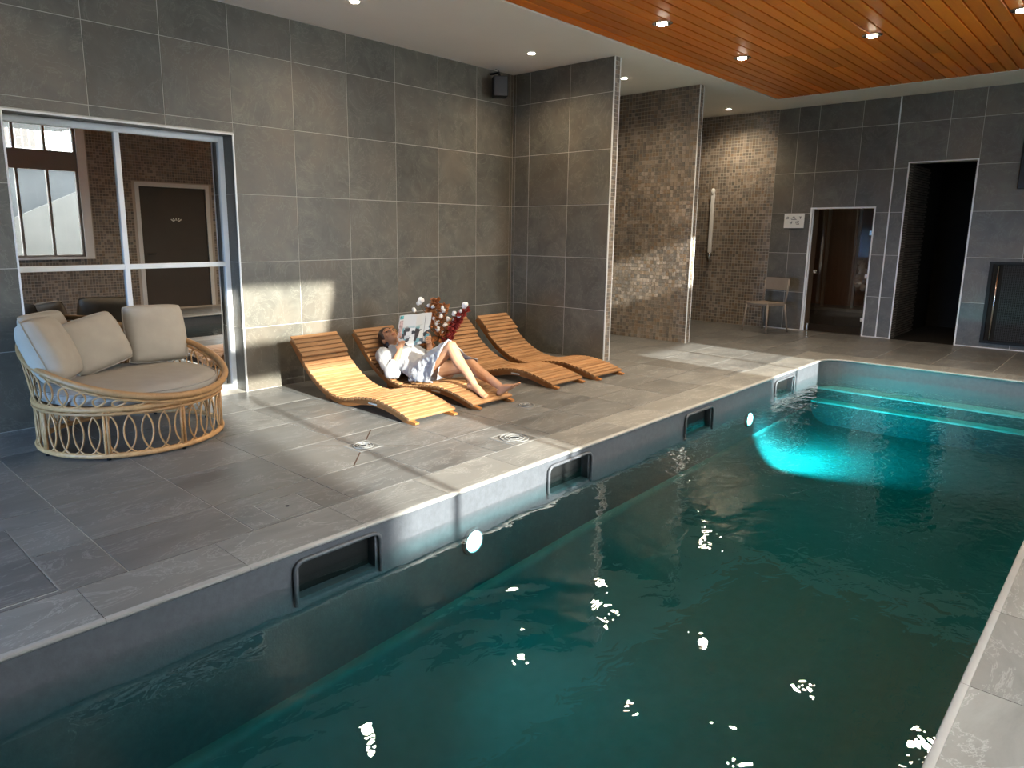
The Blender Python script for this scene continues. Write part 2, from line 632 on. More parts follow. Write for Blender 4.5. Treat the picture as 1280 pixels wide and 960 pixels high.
def copy_tree(root, delta, label):
    """copy a thing with its parts and sub-parts, moved by delta"""
    def rec(o, parent):
        c = o.copy()
        C.objects.link(c)
        if parent is not None:
            c.parent = parent
            c.matrix_parent_inverse = o.matrix_parent_inverse.copy()
        for ch in list(kids.get(o.name, ())):
            rec(ch, c)
        return c
    kids = {}
    for o in C.objects:
        if o.parent is not None:
            kids.setdefault(o.parent.name, []).append(o)
    r = rec(root, None)
    r.location = root.location + Vector(delta)
    r['label'] = label
    return r


def bev(o, w, seg=2):
    m = o.modifiers.new('bevel', 'BEVEL')
    m.width = w
    m.segments = seg
    m.limit_method = 'ANGLE'
    return o


# ------------------------------------------------------------------ tiles
FRAME = {   # outward normal -> (a axis, b axis)
    '-Y': lambda a, b, d: Vector((a, -d, b)),
    '+Y': lambda a, b, d: Vector((a, d, b)),
    '-X': lambda a, b, d: Vector((-d, a, b)),
    '+X': lambda a, b, d: Vector((d, a, b)),
    '+Z': lambda a, b, d: Vector((a, b, d)),
    '-Z': lambda a, b, d: Vector((a, b, -d)),
}
_cache = {}


def slab(parent, poly, side, plane, material, name='tile', t=0.003, ch=0.001):
    """one tile: polygon in wall coordinates (a, b), its face at `plane`, thickness t behind it"""
    ca = sum(p[0] for p in poly) / len(poly)
    cb = sum(p[1] for p in poly) / len(poly)
    key = (tuple((round(a - ca, 4), round(b - cb, 4)) for a, b in poly), side, material.name, t, name)
    me = _cache.get(key)
    if me is None:
        fn = FRAME[side]
        n = len(poly)
        loc = [(a - ca, b - cb) for a, b in poly]
        area = sum(loc[i][0] * loc[(i + 1) % n][1] - loc[(i + 1) % n][0] * loc[i][1] for i in range(n))
        if area < 0:
            loc.reverse()
        inn = []
        for i in range(n):
            p, q, r = Vector(loc[i - 1]), Vector(loc[i]), Vector(loc[(i + 1) % n])
            d1, d2 = (q - p).normalized(), (r - q).normalized()
            n1, n2 = Vector((-d1.y, d1.x)), Vector((-d2.y, d2.x))
            k = n1 + n2
            inn.append(q + k * (ch / max(0.2, 1 + n1.dot(n2))))
        vs = [fn(a, b, -t) for a, b in loc] + [fn(a, b, -ch) for a, b in loc] + [fn(p.x, p.y, 0) for p in inn]
        fs = [tuple(range(2 * n, 3 * n))]
        for k in (0, 1):
            fs += [(k * n + i, k * n + (i + 1) % n, (k + 1) * n + (i + 1) % n, (k + 1) * n + i) for i in range(n)]
        mb = MB()
        mb.add(vs, fs)
        me = mb.mesh(name, material, fix=False)
        # outward normals
        if me.polygons[0].normal.dot(fn(0, 0, 1)) < 0:
            bm = bmesh.new()
            bm.from_mesh(me)
            bmesh.ops.reverse_faces(bm, faces=bm.faces)
            bm.to_mesh(me)
            bm.free()
        _cache[key] = me
    sgn = {'-Y': -plane, '+Y': plane, '-X': -plane, '+X': plane, '+Z': plane, '-Z': -plane}[side]
    return link(name, me, parent, FRAME[side](ca, cb, sgn))


def cut(cell, hole):
    """rectangle minus rectangle -> polygon list (corner notch, or strips)"""
    a0, a1, b0, b1 = cell
    h0, h1, k0, k1 = hole
    h0, h1, k0, k1 = max(a0, h0), min(a1, h1), max(b0, k0), min(b1, k1)
    if h0 >= h1 or k0 >= k1:
        return None
    e = 1e-3
    full_a = h0 <= a0 + e and h1 >= a1 - e
    full_b = k0 <= b0 + e and k1 >= b1 - e
    R = lambda x0, x1, y0, y1: [(x0, y0), (x1, y0), (x1, y1), (x0, y1)]
    out = []
    if full_a or full_b:
        if full_a and full_b:
            return []
        if full_a:
            if k0 - b0 > 0.02: out.append(R(a0, a1, b0, k0))
            if b1 - k1 > 0.02: out.append(R(a0, a1, k1, b1))
        else:
            if h0 - a0 > 0.02: out.append(R(a0, h0, b0, b1))
            if a1 - h1 > 0.02: out.append(R(h1, a1, b0, b1))
        return out
    left, right, low, high = h0 <= a0 + e, h1 >= a1 - e, k0 <= b0 + e, k1 >= b1 - e
    if left and low: return [[(h1, b0), (a1, b0), (a1, b1), (a0, b1), (a0, k1), (h1, k1)]]
    if right and low: return [[(a0, b0), (h0, b0), (h0, k1), (a1, k1), (a1, b1), (a0, b1)]]
    if left and high: return [[(a0, b0), (a1, b0), (a1, b1), (h1, b1), (h1, k0), (a0, k0)]]
    if right and high: return [[(a0, b0), (a1, b0), (a1, k0), (h0, k0), (h0, b1), (a0, b1)]]
    if low: return [[(a0, b0), (h0, b0), (h0, k1), (h1, k1), (h1, b0), (a1, b0), (a1, b1), (a0, b1)]]
    if high: return [[(a0, b0), (a1, b0), (a1, b1), (h1, b1), (h1, k0), (h0, k0), (h0, b1), (a0, b1)]]
    return [R(a0, a1, b0, k0), R(a0, a1, k1, b1), R(a0, h0, k0, k1), R(h1, a1, k0, k1)]


def tile_grid(parent, As, Bs, side, plane, material, holes=(), gap=0.0055, name='tile', t=0.003):
    g = gap / 2
    hs = [(h[0] - 0.0, h[1] + 0.0, h[2], h[3]) for h in holes]
    for i in range(len(As) - 1):
        for j in range(len(Bs) - 1):
            cell = (As[i] + g, As[i + 1] - g, Bs[j] + g, Bs[j + 1] - g)
            polys = None
            for h in hs:
                r = cut(cell, h)
                if r is not None:
                    polys = r
                    break
            if polys is None:
                a0, a1, b0, b1 = cell
                polys = [[(a0, b0), (a1, b0), (a1, b1), (a0, b1)]]
            for p in polys:
                slab(parent, p, side, plane, material, name, t)


def mosaic(parent, a0, a1, b0, b1, side, plane, material, pitch=0.05, pb=None, gap=0.005, holes=(), stagger=False):
    """small mosaic pieces, joined: too small to pick apart singly"""
    na = max(1, round((a1 - a0) / pitch))
    nb = max(1, round((b1 - b0) / (pb or pitch)))
    da, db = (a1 - a0) / na, (b1 - b0) / nb
    fn = FRAME[side]
    sgn = plane if side[0] == '+' else -plane
    mb = MB()
    e = 0.0012
    for j in range(nb):
        for i in range(na):
            p0, q0 = a0 + i * da + gap / 2, b0 + j * db + gap / 2
            p1, q1 = p0 + da - gap, q0 + db - gap
            if stagger:
                off = (j % 2) * da / 2
                p0, p1 = max(a0 + gap / 2, p0 - off), p1 - off
                if p1 - p0 < 0.01:
                    continue
            if any(p1 > h[0] and p0 < h[1] and q1 > h[2] and q0 < h[3] for h in holes):
                continue
            d = random.uniform(-0.0008, 0.0008)
            P = [(p0, q0), (p1, q0), (p1, q1), (p0, q1)]
            I = [(p0 + e, q0 + e), (p1 - e, q0 + e), (p1 - e, q1 - e), (p0 + e, q1 - e)]
            vs = [fn(a, b, sgn - 0.003) for a, b in P] + [fn(a, b, sgn + d) for a, b in I]
            fs = [(4, 5, 6, 7)] + [(k, (k + 1) % 4, 4 + (k + 1) % 4, 4 + k) for k in range(4)]
            if side in ('+Y', '-X'):
                fs = [tuple(reversed(f)) for f in fs]
            mb.add(vs, fs)
    return mb.build('mosaic', material, parent, kind='stuff', fix=False)


# ------------------------------------------------------------------ room shell
WX0, WX1, WZT = 1.425, 3.148, 2.296     # opening of the wall window
# left wall: backing behind the tiles, with the window recess
mb = MB()
mb.box(XN, WX0, 0.0025, 0.45, -0.2, ZC).box(WX1, XF + 0.3, 0.0025, 0.45, -0.2, ZC).box(WX0, WX1, 0.0025, 0.45, WZT, ZC).box(WX0, WX1, 0.35, 0.45, -0.2, WZT).box(WX0, WX1, 0.0, 0.35, -0.2, -0.003)
wall_left = struct('wall_left', mb, M['grout'])
rowsZ = [0.0] + JOINT_Z + [ZC]
tile_grid(wall_left, [-2.55, -1.98, -1.4, -0.83, -0.26, 0.31, 0.87, WX0], rowsZ, '-Y', 0, M['wall'])
tile_grid(wall_left, [WX0, 1.999, 2.566, WX1], [2.39, 2.99, ZC], '-Y', 0, M['wall'])
tile_grid(wall_left, [WX0, 1.999, 2.566, WX1], [WZT + 0.012, 2.39], '-Y', 0, M['wall'])
tile_grid(wall_left, [WX1, 3.754, 4.362, 4.971, 5.58, 6.193, 6.79], rowsZ, '-Y', 0, M['wall'])
tile_grid(wall_left, [6.79, XP1], rowsZ, '-Y', 0, M['wall'], gap=0.004)
tile_grid(wall_left, [XP2 + 0.11, 9.42, 10.03, 10.64, 11.25], rowsZ, '-Y', 0, M['wall'])
tile_grid(wall_left, [XP1 + 0.12, 7.56, 8.17, XP2], rowsZ, '-Y', 0, M['wall'])
# reveal tiles of the recess: right jamb faces -X, soffit faces down
tile_grid(wall_left, [0.004, 0.22], [0.0, 0.59, 1.19, 1.79, WZT], '-X', WX1 - 0.006, M['wall'], t=0.005)
tile_grid(wall_left, [0.004, 0.22], [0.0, 0.59, 1.19, 1.79, WZT], '+X', WX0 + 0.006, M['wall'], t=0.005)
tile_grid(wall_left, [WX0 + 0.01, 1.999, 2.566, WX1 - 0.01], [0.004, 0.22], '-Z', WZT - 0.006, M['wall'], t=0.005)

# window_1: white frame with dark mirror-like panes in the recess
YG = 0.20
win = link('window_1', None)
win.location = (2.28, YG, 0)
win['kind'] = 'structure'
for nm, b in (('frame_bar', (WX0 + 0.007, WX0 + 0.05, 0.0, WZT - 0.007)), ('frame_bar', (WX1 - 0.055, WX1 - 0.007, 0.0, WZT - 0.007)),
              ('frame_bar', (WX0 + 0.05, WX1 - 0.055, WZT - 0.06, WZT - 0.007)), ('frame_bar', (WX0 + 0.05, WX1 - 0.055, 0.0, 0.055)),
              ('mullion', (2.222, 2.264, 0.055, WZT - 0.06)), ('transom_bar', (WX0 + 0.05, 2.222, 1.150, 1.192)), ('transom_bar', (2.264, WX1 - 0.055, 1.150, 1.192))):
    o = MB().box(b[0], b[1], YG - 0.025, YG + 0.03, b[2], b[3]).build(nm, M['metal_white'], win)
    bev(o, 0.004)
for a, b in ((WX0 + 0.048, 2.224), (2.262, WX1 - 0.053)):
    for c, d in ((0.053, 1.152), (1.190, WZT - 0.058)):
        MB().box(a, b, YG, YG + 0.012, c, d).build('pane', M['mirror'], win)
# metal edge trims round the recess
for nm, b in (('trim_1', (WX1 - 0.011, WX1 + 0.002, 0.0, WZT + 0.004)), ('trim_2', (WX0 - 0.004, WX0 + 0.009, 0.0, WZT + 0.004))):
    struct(nm, MB().box(b[0], b[1], -0.004, 0.01, b[2], b[3]), M['metal_white'])
struct('trim_3', MB().box(WX0 + 0.009, WX1 - 0.011, -0.004, 0.01, WZT - 0.009, WZT + 0.004), M['metal_white'])

# far wall: slate tiles, mosaic on the left, door opening, alcove opening
D0, D1, DZ = -2.965, -2.087, 1.862
A0, A1, AZ = -4.122, -3.330, 2.455
mb = MB()
xs0, xs1 = XF + 0.0025, XF + 0.25
mb.box(xs0, xs1, D1, 0.45, -0.2, ZC).box(xs0, xs1, D0, D1, DZ, ZC).box(xs0, xs1, A1, D0, -0.2, ZC).box(xs0, xs1, A0, A1, AZ, ZC).box(xs0, xs1, YR - 0.3, A0, -0.2, ZC)
wall_far = struct('wall_far', mb, M['grout'])
holes = [(D0, D1, -1, DZ), (A0, A1, -1, AZ)]
tile_grid(wall_far, [-7.28, -6.7, -6.3, -5.72, -5.32, -4.735, -4.13], rowsZ, '-X', XF, M['wall'], holes, gap=0.007)
tile_grid(wall_far, [-4.13, -3.756, -3.152], rowsZ, '-X', XF, M['wall'], holes, gap=0.007)
tile_grid(wall_far, [-3.140, -2.680, -2.085, -1.788, -1.485], rowsZ, '-X', XF, M['wall'], holes, gap=0.007)
mosaic(wall_far, -1.485, 0.0, 0.0, ZC, '-X', XF - 0.001, M['mosaic'])
struct('trim_4', MB().box(XF - 0.008, XF + 0.008, -3.154, -3.138, 0, ZC), M['metal_white'])
struct('trim_5', MB().box(XF - 0.008, XF + 0.008, A1 - 0.006, A1 + 0.012, 0, AZ + 0.012), M['metal_white'])
struct('trim_6', MB().box(XF - 0.008, XF + 0.008, A0 - 0.012, A0 + 0.006, 0, AZ + 0.012), M['metal_white'])
struct('trim_7', MB().box(XF - 0.008, XF + 0.008, A0 + 0.006, A1 - 0.006, AZ - 0.004, AZ + 0.012), M['metal_white'])
struct('baseboard_far', MB().box(XF - 0.010, XF + 0.004, -7.28, A0 - 0.012, 0, 0.012).box(XF - 0.010, XF + 0.004, A1 + 0.012, D0 - 0.01, 0, 0.012).box(XF - 0.010, XF + 0.004, D1 + 0.01, -1.485, 0, 0.012), M['trim'])

# alcove behind the opening: thin bricks on its left side, dark inside
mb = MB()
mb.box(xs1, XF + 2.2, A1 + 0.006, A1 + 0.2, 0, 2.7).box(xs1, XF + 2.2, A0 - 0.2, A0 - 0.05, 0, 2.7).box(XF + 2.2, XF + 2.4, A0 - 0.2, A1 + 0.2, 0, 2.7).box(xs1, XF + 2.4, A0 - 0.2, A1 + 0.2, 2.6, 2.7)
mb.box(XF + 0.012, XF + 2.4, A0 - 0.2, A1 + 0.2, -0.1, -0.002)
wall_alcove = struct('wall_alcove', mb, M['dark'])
mosaic(wall_alcove, XF + 0.01, XF + 1.3, 0.0, AZ, '-Y', A1 - 0.004, M['brick'], pitch=0.14, pb=0.036, gap=0.008, stagger=True)

# partitions standing out from the left wall
mb = MB().box(XP1 + 0.0025, XP1 + 0.107, PE + 0.0025, 0.006, 0, ZC)
wall_niche = struct('wall_niche', mb, M['grout'])
tile_grid(wall_niche, [PE, -0.864, -0.27, -0.045], rowsZ, '-X', XP1, M['wall'])
tile_grid(wall_niche, [-0.045, 0.0], rowsZ, '-X', XP1, M['wall'], gap=0.004)
mosaic(wall_niche, XP1 + 0.012, XP1 + 0.102, 0, ZC, '-Y', PE, M['mosaic'], pitch=0.045, gap=0.003)
mosaic(wall_niche, PE, 0.0, 0, ZC, '+X', XP1 + 0.11, M['mosaic'])
struct('trim_8', MB().box(XP1 - 0.003, XP1 + 0.010, PE - 0.003, PE + 0.010, 0, ZC), M['trim'])
struct('trim_9', MB().box(XP1 + 0.102, XP1 + 0.113, PE - 0.003, PE + 0.010, 0, ZC), M['metal_white'])
mb = MB().box(XP2 + 0.005, XP2 + 0.095, PE + 0.005, 0.006, 0, ZC)
wall_shower = struct('wall_shower', mb, M['grout_dark'])
mosaic(wall_shower, PE + 0.01, 0.0, 0, ZC, '-X', XP2, M['mosaic'])
mosaic(wall_shower, XP2 + 0.010, XP2 + 0.09, 0, ZC, '-Y', PE, M['mosaic'], pitch=0.045, gap=0.003)
mosaic(wall_shower, PE + 0.01, 0.0, 0, ZC, '+X', XP2 + 0.1, M['mosaic'])
struct('trim_10', MB().box(XP2 - 0.003, XP2 + 0.008, PE - 0.003, PE + 0.010, 0, ZC), M['metal_white'])
struct('trim_11', MB().box(XP2 + 0.092, XP2 + 0.103, PE - 0.003, PE + 0.010, 0, ZC), M['metal_white'])

# ceiling: white plaster round a recessed field of orange planks
WY0, WXE = -1.765, 10.49
mb = MB()
mb.box(XN, XF + 0.3, WY0, 0.45, ZC, ZC + 0.2).box(WXE, XF + 0.3, YR - 0.3, WY0, ZC, ZC + 0.2)
ceiling = struct('ceiling', mb, M['white'])
MB().box(XN, WXE, YR - 0.3, WY0, ZC + 0.03, ZC + 0.2).build('plank_backing', M['seam'], ceiling)
PITCH = 0.1205
mods = {}
y = WY0 - 0.012
row = 0
while y - PITCH > YR:
    start = (0.9, 2.7, 1.8, 3.4)[row % 4]
    cuts = [start - 3.6, start, start + 3.6, start + 7.2, start + 10.8]
    cuts = [c for c in cuts if XN + 0.3 < c < WXE - 0.3]
    edges = [XN + 0.05] + cuts + [WXE - 0.006]
    for a, b in zip(edges, edges[1:]):
        if b < 1.5:
            continue
        slab(ceiling, [(a + 0.0015, y - PITCH + 0.006), (b - 0.0015, y - PITCH + 0.006), (b - 0.0015, y - 0.006), (a + 0.0015, y - 0.006)], '-Z', ZC + 0.004, M['ceil_wood'], 'plank', t=0.024, ch=0.004)
    y -= PITCH
    row += 1

# near end wall with one tall window whose blue pane is added to cool the sky light
mb = MB()
mb.box(XN - 0.25, XN, YR - 0.3, -2.9, -0.2, ZC).box(XN - 0.25, XN, -0.5, 0.45, -0.2, ZC).box(XN - 0.25, XN, -2.9, -0.5, 1.6, ZC).box(XN - 0.25, XN, -2.9, -0.5, -0.2, 0.1)
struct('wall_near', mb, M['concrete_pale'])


def window(name, x0, x1, z0, z1, mull, transom=None, y=YR - 0.06):
    w = link(name, None)
    w.location = ((x0 + x1) / 2, y, z0)
    w['kind'] = 'structure'
    t = 0.04
    bars = [(x0, x0 + t, z0, z1), (x1 - t, x1, z0, z1), (x0 + t, x1 - t, z1 - t, z1), (x0 + t, x1 - t, z0, z0 + t)]
    xs = [x0 + t] + [m for m in mull] + [x1 - t]
    for b in bars:
        MB().box(b[0], b[1], y - 0.035, y + 0.035, b[2], b[3]).build('frame_bar', M['frame_grey'], w)
    for m in mull:
        MB().box(m - t / 2, m + t / 2, y - 0.035, y + 0.035, z0 + t, z1 - t).build('mullion', M['frame_grey'], w)
    if transom:
        ee = [x0 + t] + [v for m in mull for v in (m - t / 2, m + t / 2)] + [x1 - t]
        for a, b in zip(ee[::2], ee[1::2]):
            MB().box(a, b, y - 0.035, y + 0.035, transom[0], transom[1]).build('transom_bar', M['frame_grey'], w)
    MB().box(x0 + 0.03, x1 - 0.03, y - 0.004, y + 0.004, z0 + 0.03, z1 - 0.03).build('pane', M['glass'], w)
    MB().box(x0 - 0.02, x1 + 0.02, YR - 0.02, YR + 0.05, z0 - 0.035, z0).build('window_sill', M['metal_white'], w)
    for xa, xb in ((x0 - 0.08, x0), (x1, x1 + 0.14)):
        MB().box(xa, xb, YR - 0.02, YR + 0.012, z0 - 0.035, z1 + 0.02).build('window_casing', M['metal_white'], w)
    return w


# window wall behind the camera (seen in the mirror panes): openings and mosaic
W = [(1.70, 4.29, 1.0, 3.345), (6.85, 8.35, 0.98, 1.90), (6.85, 8.35, 2.60, 3.34)]
DR = (5.27, 6.52, 0.0, 2.26)
xs = sorted({XN, XF + 0.3, *[w[0] for w in W], *[w[1] for w in W], DR[0], DR[1]})
mb = MB()
for a, b in zip(xs, xs[1:]):
    hs = sorted([(w[2], w[3]) for w in W if w[0] <= a and w[1] >= b] + ([(DR[2], DR[3])] if DR[0] <= a and DR[1] >= b else []))
    z = -0.2
    for h0, h1 in hs:
        if h0 > z:
            mb.box(a, b, YR - 0.12, YR - 0.003, z, h0)
        z = h1
    mb.box(a, b, YR - 0.12, YR - 0.003, z, ZC)
wall_right = struct('wall_right', mb, M['grout_dark'])
mosaic(wall_right, 4.45, 7.6, 0.0, ZC, '+Y', YR, M['mosaic'], pitch=0.05, holes=[(DR[0] - 0.1, DR[1] + 0.1, -1, DR[3] + 0.08), (6.8, 8.4, 0.95, 1.9), (6.8, 8.4, 2.6, 3.3)])
mosaic(wall_right, 3.1, 4.45, 0.0, 0.96, '+Y', YR, M['mosaic'], pitch=0.05)
window('window_2', *W[0], [2.28, 3.37, 3.82], (2.45, 2.77))
window('window_3', *W[1], [7.6])
window('window_4', *W[2], [])
door2 = link('door_2', None)
door2.location = (5.9, YR, 0)
door2['kind'] = 'structure'
MB().box(DR[0], DR[1], YR - 0.08, YR - 0.03, 0.0, DR[3]).build('door_leaf', M['door_dark'], door2)
for b in ((DR[0] - 0.075, DR[0], 0, DR[3] + 0.075), (DR[1], DR[1] + 0.075, 0, DR[3] + 0.075), (DR[0], DR[1], DR[3], DR[3] + 0.075)):
    MB().box(b[0], b[1], YR - 0.05, YR + 0.012, b[2], b[3]).build('door_frame', M['trim'], door2)
MB().tube([(5.36, YR - 0.02, 1.03), (5.36, YR + 0.03, 1.03), (5.48, YR + 0.03, 1.03)], 0.011, 8).build('door_handle', M['black'], door2, True)
# pale emblem on the door
em = MB()
for k in range(5):
    a = pi * (0.15 + 0.7 * k / 4)
    em.bar((5.93 + 0.11 * cos(a), YR - 0.026, 1.62 + 0.03 + 0.05 * sin(a)), (5.93 + 0.05 * cos(a), YR - 0.026, 1.62 + 0.03 * sin(a)), 0.02, 0.006, (0, 1, 0))
em.build('door_emblem', M['trim'], door2)
# daylight portals at the openings help sample the sky
def portal(x, y, z, w, h, rot):
    l = bpy.data.lights.new('sky_portal', 'AREA')
    l.shape = 'RECTANGLE'
    l.size, l.size_y = w, h
    l.cycles.is_portal = True
    o = bpy.data.objects.new('sky_portal', l)
    o.location = (x, y, z)
    o.rotation_euler = rot
    C.objects.link(o)
for w in W:
    portal((w[0] + w[1]) / 2, YR - 0.13, (w[2] + w[3]) / 2, w[1] - w[0], w[3] - w[2], (radians(90), 0, 0))
portal(XN - 0.15, -1.7, 0.85, 2.4, 1.5, (radians(90), 0, radians(-90)))

# window in the near end wall
w7 = link('window_5', None)
w7.location = (XN - 0.12, -1.45, 0.1)
w7['kind'] = 'structure'
for b in ((-2.9, -2.84, 0.1, 1.6), (-0.56, -0.5, 0.1, 1.6), (-2.84, -0.56, 1.54, 1.6), (-2.84, -0.56, 0.1, 0.16), (-1.73, -1.67, 0.16, 1.54)):
    MB().box(XN - 0.155, XN - 0.085, b[0], b[1], b[2], b[3]).build('frame_bar', M['frame_grey'], w7)
MB().box(XN - 0.124, XN - 0.116, -2.87, -0.53, 0.13, 1.57).build('pane', M['glass_cool_light'], w7)

# ------------------------------------------------------------------ outside: annex seen in the mirror, plus added sun blockers
struct('ground', MB().box(-30, 40, -40, YR - 0.3, -0.3, -0.05).box(-30, XN - 0.25, YR - 0.3, 10, -0.3, -0.05), M['yard'])
annex = empty('annex_building', (4.6, -12.0, -0.05), 'low rendered building with a railed terrace, seen reflected in the dark window', 'building')
MB().box(3.0, 6.3, -15.5, -11.6, -0.05, 2.9).build('wall', M['render_dark'], annex)
MB().box(3.0, 5.9, -15.5, -15.3, 3.06, 5.6).build('upper_wall', M['door_dark'], annex)
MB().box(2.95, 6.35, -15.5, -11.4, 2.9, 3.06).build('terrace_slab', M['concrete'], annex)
MB().prism([(3.9, -0.05), (5.75, -0.05), (5.75, 2.43), (3.9, 1.55)], lambda a, b, d: (a, d, b), -11.45, -11.3).build('sunlit_part_slab', M['sunlit_tone'], annex)  # added pale slab: sunlit wall under a slanting shadow edge, put into shape
for i in range(26):
    x = 3.0 + i * 0.13
    MB().box(x - 0.009, x + 0.009, -11.48, -11.462, 3.06, 4.0).build('baluster', M['metal_white'], annex)
MB().box(2.97, 6.33, -11.49, -11.45, 4.0, 4.04).build('handrail', M['metal_white'], annex)
MB().box(2.97, 6.33, -11.485, -11.455, 3.14, 3.17).build('lower_rail', M['metal_white'], annex)
sun_blk = empty('sun_blocker', (3.8, -8.5, 3.3), 'unseen, added flat canopy over the outside of the mosaic wall window', 'sunblocker')
MB().prism([(3.42, YR - 0.12), (2.96, YR - 2.42), (4.8, YR - 2.42), (4.8, YR - 0.12)], lambda a, b, d: (a, b, d), 3.36, 3.46).build('blocker_slab', M['concrete'], sun_blk)  # unseen slab added to block sun; slanted edge shapes the wall sun patch
tall = empty('sun_blocking_mass', (-3, -14, -0.05), 'unseen tall grey mass added across the yard to block sun', 'building')
MB().box(-10, 0.75, -18, -13.0, -0.05, 9.0).build('wall', M['concrete'], tall)  # unseen block, added to keep sun off the near end
MB().box(-10.1, 0.85, -18.1, -12.9, 9.0, 9.2).build('roof', M['concrete_pale'], tall)

# ------------------------------------------------------------------ pool
RC = 0.24     # radius of the far-left corner


def pool_outline(off=0.0, n=8, x0=-1.6):
    """left edge -> far-left rounded corner -> far edge -> right edge (plan points), grown by off"""
    r = RC + off
    pts = [(x0, CL + off)]
    cx, cyy = CF - RC, CL - RC
    for i in range(n + 1):
        a = pi / 2 - (pi / 2) * i / n
        pts.append((cx + r * cos(a), cyy + r * sin(a)))
    cyr = CR + RC
    for i in range(n + 1):
        a = -(pi / 2) * i / n
        pts.append((cx + r * cos(a), cyr + r * sin(a)))
    pts.append((x0, CR - off))
    return pts


inner, outer = pool_outline(0.0), pool_outline(0.12)
SK = [(1.66, 2.125), (3.58, 4.03), (5.47, 5.945), (7.44, 7.94)]     # skimmer mouths in the left wall
SZ0, SZ1 = -0.26, -0.06
mb = MB()
# side wall, closed solid following the outline; the straight left part is built with slots
n = len(inner)
for i in range(1, n - 1):
    a0, a1, b0, b1 = inner[i], inner[i + 1], outer[i], outer[i + 1]
    vs = [(*a0, -2.5), (*a1, -2.5), (*b1, -2.5), (*b0, -2.5), (*a0, -0.022), (*a1, -0.022), (*b1, -0.022), (*b0, -0.022)]
    mb.add(vs, [(0, 1, 2, 3), (7, 6, 5, 4), (0, 4, 5, 1), (2, 6, 7, 3), (1, 5, 6, 2), (0, 3, 7, 4)])
xe = inner[1][0]
xs = [-1.6] + [v for s in SK for v in s] + [xe]
for k in range(0, len(xs), 2):
    mb.box(xs[k], xs[k + 1], CL, CL + 0.12, -2.5, -0.022)
for a, b in SK:
    mb.box(a, b, CL, CL + 0.12, -2.5, SZ0).box(a, b, CL, CL + 0.12, SZ1, -0.022)
mb.box(-1.72, -1.6, CR - 0.12, CL + 0.12, -2.5, -0.022)
basin = struct('pool_basin', mb, M['pool'])
# sloping pool floor and the flight of steps across the far end
fl = MB()
rings = []
for x, zf in ((-1.6, -1.25), (1.2, -1.18), (4.0, -1.02), (8.0, -0.78), (8.62, -0.72)):
    k = 0.42 if x < 6 else 0.42 - 0.2 * (x - 6) / 2.6
    ring = []
    for i in range(9):
        t = (pi / 2) * i / 8
        ring.append((x, CL - k * (1 - cos(t)), zf + k * (1 - sin(t))))
    for i in range(8, -1, -1):
        t = (pi / 2) * i / 8
        ring.append((x, CR + k * (1 - cos(t)), zf + k * (1 - sin(t))))
    rings.append(ring)
fl.loft([r + [(r[-1][0], CR, -2.5), (r[0][0], CL, -2.5)] for r in rings], cap=False)
fl.build('pool_bottom', M['pool_floor'], basin, True)
for xn, zt, zb in ((8.78, -0.33, -0.46), (8.60, -0.46, -0.72)):
    plan = [(xn, CL - 0.001), (CF - RC * 0.3, CL - 0.001), (CF - 0.001, CL - RC), (CF - 0.001, CR + RC), (CF - RC * 0.3, CR + 0.001), (xn, CR + 0.001)]
    o = MB().prism(plan, lambda a, b, d: (a, b, d), zb, zt - 0.018).build('pool_step', M['pool'], basin)
    MB().prism(plan, lambda a, b, d: (a, b, d), zt - 0.018, zt).build('step_tread', M['step'], o)

wmb = MB()
wp = pool_outline(0.025, x0=-1.62)
wmb.prism([(x, min(y, CL + 0.02)) for x, y in wp], lambda a, b, d: (a, b, d), -2.45, WZ)
water = wmb.build('pool_water', M['water'])
water['kind'] = 'structure'

# ------------------------------------------------------------------ floor
CW = 0.335     # coping width
mb = MB()
mb.box(XN, CF + 0.36, CL + 0.12, 0.006, -0.2, -0.003)
mb.box(CF + 0.12, XF + 0.01, YR, CL + 0.12, -0.2, -0.003).box(CF + 0.36, XF + 0.01, CL + 0.12, 0.006, -0.2, -0.003)
mb.box(XN, CF + 0.12, YR, CR - 0.12, -0.2, -0.003).box(XN, -1.72, CR - 0.12, CL + 0.12, -0.2, -0.003)
floor = struct('floor', mb, M['grout_floor'])
fx = [-1.97 + 0.6 * i for i in range(23)]
fx = [x for x in fx if x < XF - 0.1] + [XF - 0.012]
ydeck = [CL + CW, -2.44, -1.84, -1.24, -0.65, -0.002]
HATCH = (-0.02, 0.775, -2.86, -2.0)
holes_f = [HATCH, (1.785, 2.05, -2.865, -2.58)]
p1hole = (XP1 - 0.004, XP1 + 0.114, PE - 0.004, 0.1)
p2hole = (XP2 - 0.004, XP2 + 0.104, PE - 0.004, 0.1)
for j in range(len(ydeck) - 1):
    off = 0.0 if j < 5 else 0.3
    xs = [x + off for x in fx[:-1] if x + off < XF - 0.1] + [fx[-1]]
    tile_grid(floor, xs, [ydeck[j], ydeck[j + 1]], '+Z', 0, M['floor'], [p1hole, p2hole] + holes_f, gap=0.006)
# beyond the far edge of the pool and along the right side
yfar = [YR + 0.3, -6.64, CR - CW, -5.44, -4.84, -4.24, -3.64, CL + CW]
tile_grid(floor, [CF + CW, 9.95, 10.55, 11.05, XF - 0.012], yfar, '+Z', 0, M['floor'], gap=0.006)
tile_grid(floor, [x for x in fx if x < CF + CW - 0.3] + [CF + CW], [YR + 0.3, -6.64, CR - CW], '+Z', 0, M['floor'], gap=0.006)


